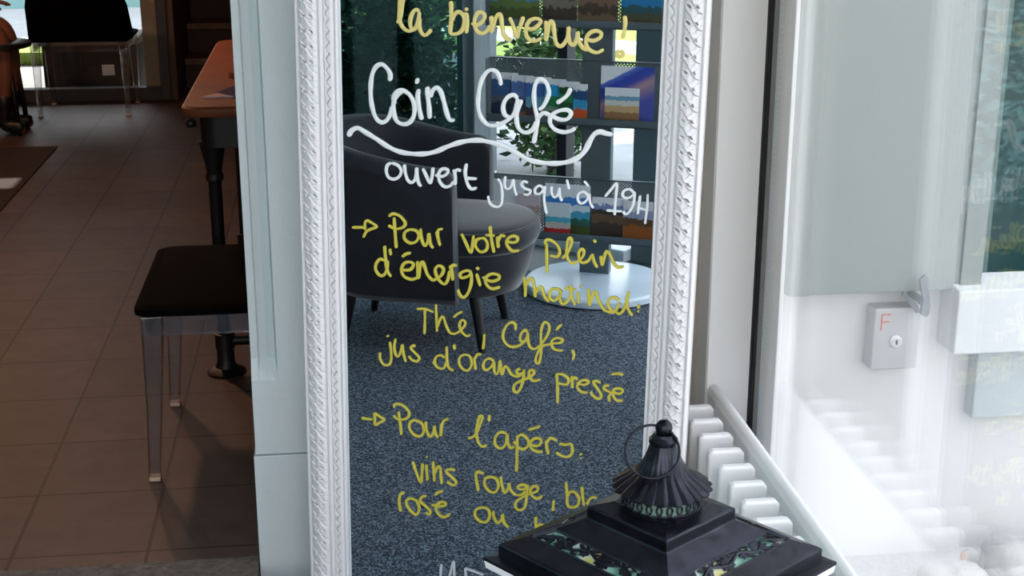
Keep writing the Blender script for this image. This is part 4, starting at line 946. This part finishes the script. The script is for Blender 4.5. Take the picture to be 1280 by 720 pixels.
tag(o, 'navy blue magazine lying near the table corner', 'magazine')
tag(MB().loft([[(-.143, -.079, .001), (-.055, -.0805, .001), (-.105, -.02, .001)], [(-.143, -.079, .0058), (-.055, -.0805, .0058), (-.105, -.02, .0058)]]).build('corner_print', mat('pale_print', srgb(196, 170, 170), .5), o), 'pale pink cover corner')
o = MB().loft([rrect(-.13, .15, -.06, .06, .03, 0, 4), rrect(-.125, .145, -.055, .055, .03, .018, 4)]).build('pouch', mat('red_brown_leather', srgb(120, 58, 38), .5), None, smooth=True, angle=40, loc=(-.20, 4.62, .852))
tag(o, 'reddish brown flat pouch on the table behind the magazine', 'pouch')
o = MB().box(-.12, .12, -.035, .035, 0, .012).build('phone', mat('grey_phone', srgb(120, 116, 110), .3), None, bevel=.003, loc=(-.215, 4.98, .852))
tag(o, 'flat grey rectangular device on the table', 'device')

# doormat
o = MB().box(-2.55, -1.49, 6.35, 7.83, 0, .008).build('doormat', mat('mat_fibre', srgb(52, 42, 40), .95, bump=(300, .5)), None, bevel=.004)
tag(o, 'dark brown doormat on the café tiles at the left edge', 'doormat')

# dark box outside the far door
PB = thing('storage_box', 'dark box with pale lid standing outside the far glass door', 'box', (-1.62, 9.95, -.1))
MB().box(-.28, .33, -.2, .2, 0, .40).build('box_body', mat('box_dark', srgb(40, 38, 40), .7), PB, bevel=.008)
MB().box(-.30, .35, -.22, .22, .40, .45).build('lid', mat('box_lid', srgb(160, 150, 130), .6), PB, bevel=.008)
MB().box(.10, .18, -.206, -.2, .20, .27).build('tag_plate', M_white, PB)

# unseen pendant lamps, added to light the café interior warmly
M_added_lamp_shade = mat('added_lamp_shade', srgb(40, 36, 34), .5)
M_added_bulb = bpy.data.materials.new('added_warm_bulb'); M_added_bulb.use_nodes = True
M_added_bulb.node_tree.nodes['Principled BSDF'].inputs['Emission Color'].default_value = (1, .62, .34, 1)
M_added_bulb.node_tree.nodes['Principled BSDF'].inputs['Emission Strength'].default_value = 12
for x, y, lab in ((-.9, 5.3, 'unseen dark pendant lamp added as warm fill above the pipe leg table'), (-1.9, 7.2, 'unseen dark pendant lamp added as warm fill above the doormat')):
    L = thing('fill_pendant', lab, 'lamp', (x, y, 2.7), group='added café fill pendants')
    MB().tube([(0, 0, 0), (0, 0, -.62)], .004, 6).build('added_cord', M_added_lamp_shade, L)
    MB().lathe([(.02, -.60), (.05, -.62), (.16, -.74), (.155, -.742), (.045, -.63), (.02, -.61)], 32, cap=False).build('added_lamp_shade', M_added_lamp_shade, L, smooth=True)
    MB().lathe([(.002, -.755)] + [(.03 * math.sin(R(q)), -.725 - .03 * math.cos(R(q))) for q in range(15, 180, 15)] + [(.002, -.695)], 16).build('added_bulb', M_added_bulb, L, smooth=True)
    ld = bpy.data.lights.new('fill_light', 'POINT'); ld.energy = 10; ld.color = (1, .53, .31); ld.shadow_soft_size = .05
    lo_ = bpy.data.objects.new('fill_light', ld); C.objects.link(lo_); lo_.location = (0, 0, -.78); lo_.parent = L

# ---------------------------------------------------------------- person on a stool at the left edge
STO = thing('stool', 'black stool under the seated person at the left edge', 'stool', (-1.87, 8.30, 0))
MB().lathe([(.18, .482), (.20, .488), (.20, .508), (.19, .515)], 32).build('seat', M_black, STO, smooth=True, angle=40)
for a in (45, 135, 225, 315):
    MB().tube([(.16 * math.cos(R(a)), .16 * math.sin(R(a)), 0), (.12 * math.cos(R(a)), .12 * math.sin(R(a)), .485)], .014, 10).build('leg', M_black, STO, smooth=True)
def skin(name, J, E_, m, parent, sub=2, root=0):
    me = bpy.data.meshes.new(name); me.from_pydata([j[:3] for j in J], E_, [])
    o = bpy.data.objects.new(name, me); C.objects.link(o); o.parent = parent; me.materials.append(m)
    s = o.modifiers.new('skin', 'SKIN'); s.use_smooth_shade = True
    for i, j in enumerate(J):
        r = j[3]; me.skin_vertices[0].data[i].radius = r if isinstance(r, tuple) else (r, r)
        me.skin_vertices[0].data[i].use_root = (i == root)
    ss = o.modifiers.new('sub', 'SUBSURF'); ss.levels = sub; ss.render_levels = sub
    return o
PER = thing('person', 'seated person in black top with bare legs on the stool at the left edge', 'person', (-2.14, 8.30, 0))
M_skin = mat('skin', srgb(116, 72, 54), .6)
J = [(-.02, 0, .64, .115), (0, 0, .76, .115), (.02, 0, .92, .13), (.02, 0, 1.06, .10), (.035, 0, 1.13, .05), (.05, 0, 1.19, .05), (.075, 0, 1.27, .088), (.08, 0, 1.345, .07),
     (.02, .17, 1.05, .05), (.06, .23, .84, .04), (.20, .16, .74, .032), (.27, .12, .72, .026), (.02, -.17, 1.05, .05), (.06, -.23, .84, .04), (.20, -.16, .74, .032), (.27, -.12, .72, .026),
     (.04, .09, .60, .085), (.30, .10, .60, .062), (.335, .10, .52, .05), (.33, .10, .36, .054), (.30, .10, .10, .032), (.30, .10, .05, .034), (.42, .11, .03, .026),
     (.04, -.09, .60, .085), (.30, -.10, .60, .062), (.335, -.10, .52, .05), (.33, -.10, .36, .054), (.30, -.10, .10, .032), (.30, -.10, .05, .034), (.42, -.11, .03, .026)]
E_ = [(0, 1), (1, 2), (2, 3), (3, 4), (4, 5), (5, 6), (6, 7), (3, 8), (8, 9), (9, 10), (10, 11), (3, 12), (12, 13), (13, 14), (14, 15),
      (0, 16), (16, 17), (17, 18), (18, 19), (19, 20), (20, 21), (21, 22), (0, 23), (23, 24), (24, 25), (25, 26), (26, 27), (27, 28), (28, 29)]
for s in (1, -1):       # fingers
    b0 = 11 if s == 1 else 15
    for k, (dy, l) in enumerate(((-.022, .060), (-.007, .072), (.008, .068), (.022, .054))):
        n0 = len(J); y = .12 * s + dy
        J += [(.285, y, .722, .010), (.285 + l * .6, y, .716, .0088), (.285 + l, y, .702, .0075)]
        E_ += [(b0, n0), (n0, n0 + 1), (n0 + 1, n0 + 2)]
    n0 = len(J); J += [(.275, .12 * s - .035 * s, .718, .0105), (.305, .12 * s - .052 * s, .706, .009)]; E_ += [(b0, n0), (n0, n0 + 1)]
bd = skin('body', J, E_, M_skin, PER)
T = [(-.02, 0, .64, .125), (0, 0, .76, .128), (.02, 0, .92, .142), (.02, 0, 1.06, .112), (.028, 0, 1.11, .066), (.02, .17, 1.05, .062), (.045, .215, .90, .054), (.02, -.17, 1.05, .062), (.045, -.215, .90, .054)]
skin('shirt', T, [(0, 1), (1, 2), (2, 3), (3, 4), (3, 5), (5, 6), (3, 7), (7, 8)], M_black, PER)
T = [(-.02, 0, .645, .125), (.03, .09, .605, .098), (.13, .097, .604, .088), (.03, -.09, .605, .098), (.13, -.097, .604, .088)]
skin('shorts', T, [(0, 1), (1, 2), (0, 3), (3, 4)], M_black, PER)
skin('shade_boots', [(.315, .10, .25, .058), (.30, .10, .10, .047), (.31, .10, .055, .045), (.42, .11, .045, .040)], [(0, 1), (1, 2), (2, 3)], M_black, PER)  # black boots added to paint in the dark around the feet
skin('shade_boots', [(.315, -.10, .25, .058), (.30, -.10, .10, .047), (.31, -.10, .055, .045), (.42, -.11, .045, .040)], [(0, 1), (1, 2), (2, 3)], M_black, PER)  # same added dark for the other foot
M_hair = mat('dark_hair', srgb(44, 30, 24), .6)
skin('hair', [(.045, 0, 1.22, .07), (.05, 0, 1.30, .088), (.068, 0, 1.355, .078)], [(0, 1), (1, 2)], M_hair, PER)
f = MB()
f.lathe([(.001, 0), (.012, .006), (.010, .028), (.001, .04)], 10).build('nose', M_skin, PER, smooth=True, loc=(.163, 0, 1.245))
for y in (-.032, .032):
    MB().lathe([(.001, -.007)] + [(.007 * math.sin(R(q)), -.007 * math.cos(R(q))) for q in range(20, 180, 20)] + [(.001, .007)], 12).build('eye', M_black, PER, smooth=True, loc=(.151, y, 1.288))
for y in (-.088, .088):
    MB().lathe([(.001, -.03), (.012, -.02), (.015, 0), (.012, .02), (.001, .03)], 12).build('ear', M_skin, PER, smooth=True, loc=(.07, y, 1.27))
MB().lathe([(.001, -.02), (.006, -.012), (.007, 0), (.006, .012), (.001, .02)], 10).build('mouth', mat('lips', srgb(150, 80, 74), .5), PER, smooth=True, loc=(.152, 0, 1.222), rot=(R(90), 0, 0))

# ---------------------------------------------------------------- outside the right hand glass
M_shutter = mat('grey_green_shutter', srgb(146, 154, 151), .6)
SH = thing('shutter', 'grey green window shutter folded back against the white wall', 'shutter', (1.17, 2.93, .598))
MB().box(-.187, .262, -.018, .018, 0, 1.36).build('panel', M_shutter, SH, bevel=.003)
MB().box(-.185, -.135, -.026, -.017, 0, 1.36).box(.212, .262, -.026, -.017, 0, 1.36).box(-.135, .212, -.026, -.017, 1.27, 1.36).build('shutter_frame', M_shutter, SH, bevel=.002)
for z in (1.1,):
    MB().box(-.2, -.12, -.03, -.02, z, z + .035).build('hinge', M_iron, SH, bevel=.002)
HOLD = thing('shutter_holder', 'grey metal shutter catch hanging below the shutter corner', 'shutter catch', (1.293, 2.895, .575))
M_zinc = mat('zinc', srgb(118, 126, 134), .4, .7)
MB().box(-.008, .008, -.004, .075, -.003, .009).build('pin', M_zinc, HOLD, bevel=.002)
MB().loft([[(-.008, -.012, -.022), (.006, -.012, -.030), (.014, -.012, -.022), (.014, -.012, .0), (.004, -.012, .05), (.006, -.012, .062), (-.004, -.012, .070), (-.016, -.012, .058), (-.012, -.012, .038), (-.004, -.012, .01)],
           [(-.008, -.002, -.022), (.006, -.002, -.030), (.014, -.002, -.022), (.014, -.002, .0), (.004, -.002, .05), (.006, -.002, .062), (-.004, -.002, .070), (-.016, -.002, .058), (-.012, -.002, .038), (-.004, -.002, .01)]]).build('catch', M_zinc, HOLD, bevel=.002)
tag(MB().loft([[(-.046, -.001, .030), (-.010, -.001, -.004), (-.006, -.001, -.02), (-.012, -.001, -.024), (-.034, -.001, .004), (-.05, -.001, .022)], [(-.046, .005, .030), (-.010, .005, -.004), (-.006, .005, -.02), (-.012, .005, -.024), (-.034, .005, .004), (-.05, .005, .022)]]).build('counterweight', M_zinc, HOLD, bevel=.001), 'flat grey weight behind the catch')
KB = thing('key_box', 'small grey steel key box with red letter F on the white wall', 'key box', (1.246, 2.97, .410))
MB().box(-.052, .056, -.05, 0, 0, .147).build('box_body', mat('grey_steel', srgb(196, 196, 198), .45, .3), KB, bevel=.003)
tag(MB().lathe([(.0145, 0), (.0145, .003), (.011, .004), (.011, .0055), (.003, .006)], 28).build('lock_cylinder', mat('lock_metal', srgb(226, 226, 228), .35, .3), KB, smooth=True, angle=30, loc=(.002, -.05, .068), rot=(R(90), 0, 0)), 'round pale lock cylinder')
MB().box(-.0018, .0018, -.0575, -.0565, .060, .070).build('keyhole', M_black, KB, loc=(.002, 0, .003))
MB().box(-.036, -.0335, -.0512, -.05, .096, .134).box(-.036, -.014, -.0512, -.05, .1315, .134).box(-.036, -.017, -.0512, -.05, .1145, .117).build('letter', mat('red_print', srgb(226, 96, 84), .6), KB)
o = MB().loft([[(1.368, 2.875, .455), (2.7, 2.875, .455), (2.7, 2.969, .455), (1.368, 2.969, .455)], [(1.368, 2.875, .606), (2.7, 2.875, .606), (2.7, 2.969, .62), (1.368, 2.969, .62)]]).build('trim_7', mat('sill_stone', srgb(226, 228, 230), .8, bump=(60, .15)), None, bevel=.004)
struct(o, 'thick pale stone window sill')
o = MB().box(1.452, 2.62, 2.925, 2.975, .275, .455).build('trim_8', mat('apron_stone', srgb(198, 205, 208), .8, bump=(60, .15)), None, bevel=.004)
struct(o, 'pale grey stone apron below the window sill')
g4 = sempty('window_4', 'dark house window above the stone sill', (1.46, 3.08, .52))
MB().box(0, .06, -.02, .04, 0, 1.36).box(1.11, 1.17, -.02, .04, 0, 1.36).box(.06, 1.11, -.02, .04, 0, .06).box(.06, 1.11, -.02, .04, 1.30, 1.36).box(.56, .61, -.02, .04, .06, 1.30).build('window_frame', mat('green_grey_frame', srgb(96, 118, 114), .5), g4, bevel=.003)
MB().box(.06, 1.11, .01, .02, .06, 1.3).build('pane', mat('dark_pane', srgb(34, 66, 66), .05), g4)

M_peb = mat('pale_boulder', srgb(214, 212, 210), .85, noise=(14, srgb(178, 172, 170), .25), bump=(40, .4))
def boulder(label, loc, r, seed):
    bm_ = bmesh.new(); bmesh.ops.create_icosphere(bm_, subdivisions=4, radius=1)
    for v in bm_.verts:
        n = mnoise.noise(v.co * 1.1 + Vector((seed * 3.1, 0, 0))) * .30 + mnoise.noise(v.co * 3 + Vector((0, seed, 0))) * .06
        v.co *= 1 + n
        v.co = Vector((v.co.x * r[0], v.co.y * r[1], v.co.z * r[2]))
    me = bpy.data.meshes.new('boulder'); bm_.to_mesh(me); bm_.free()
    for p_ in me.polygons: p_.use_smooth = True
    o = bpy.data.objects.new('boulder', me); C.objects.link(o); me.materials.append(M_peb)
    o.location = loc
    tag(o, label, 'stone', 'pale stones along the house wall')
BOU = [('smooth round pale stone, leftmost at the foot of the white wall', (1.235, 2.76, -.075), (.042, .05, .036)),
       ('broad flat topped pale stone with a dry leaf on it', (1.385, 2.79, -.065), (.078, .06, .050)),
       ('large rounded pale stone leaning against the wall at the right edge', (1.555, 2.84, -.055), (.085, .075, .062)),
       ('white rough stone in front of the large rounded one', (1.50, 2.70, -.080), (.060, .05, .040)),
       ('pale stone further right along the wall, behind the frame edge', (1.73, 2.83, -.06), (.08, .07, .05)),
       ('small pale stone in front at the right edge of the bed', (1.65, 2.69, -.08), (.055, .05, .04))]
for i, (lab, loc, r) in enumerate(BOU): boulder(lab, loc, r, i + 1)
o = MB().loft([[(-.006, 0, 0), (.008, 0, 0), (.010, .003, .006), (.004, .004, .016), (.010, .002, .024), (-.002, .004, .020), (-.007, .003, .010)], [(-.006, .0015, 0), (.008, .0015, 0), (.010, .0045, .006), (.004, .0055, .016), (.010, .0035, .024), (-.002, .0055, .020), (-.007, .0045, .010)]]).build('dry_leaf', mat('dry_leaf', srgb(176, 146, 128), .8), None, loc=(1.405, 2.80, -.022))
tag(o, 'curled dry brown leaf on the flat topped stone', 'leaf')
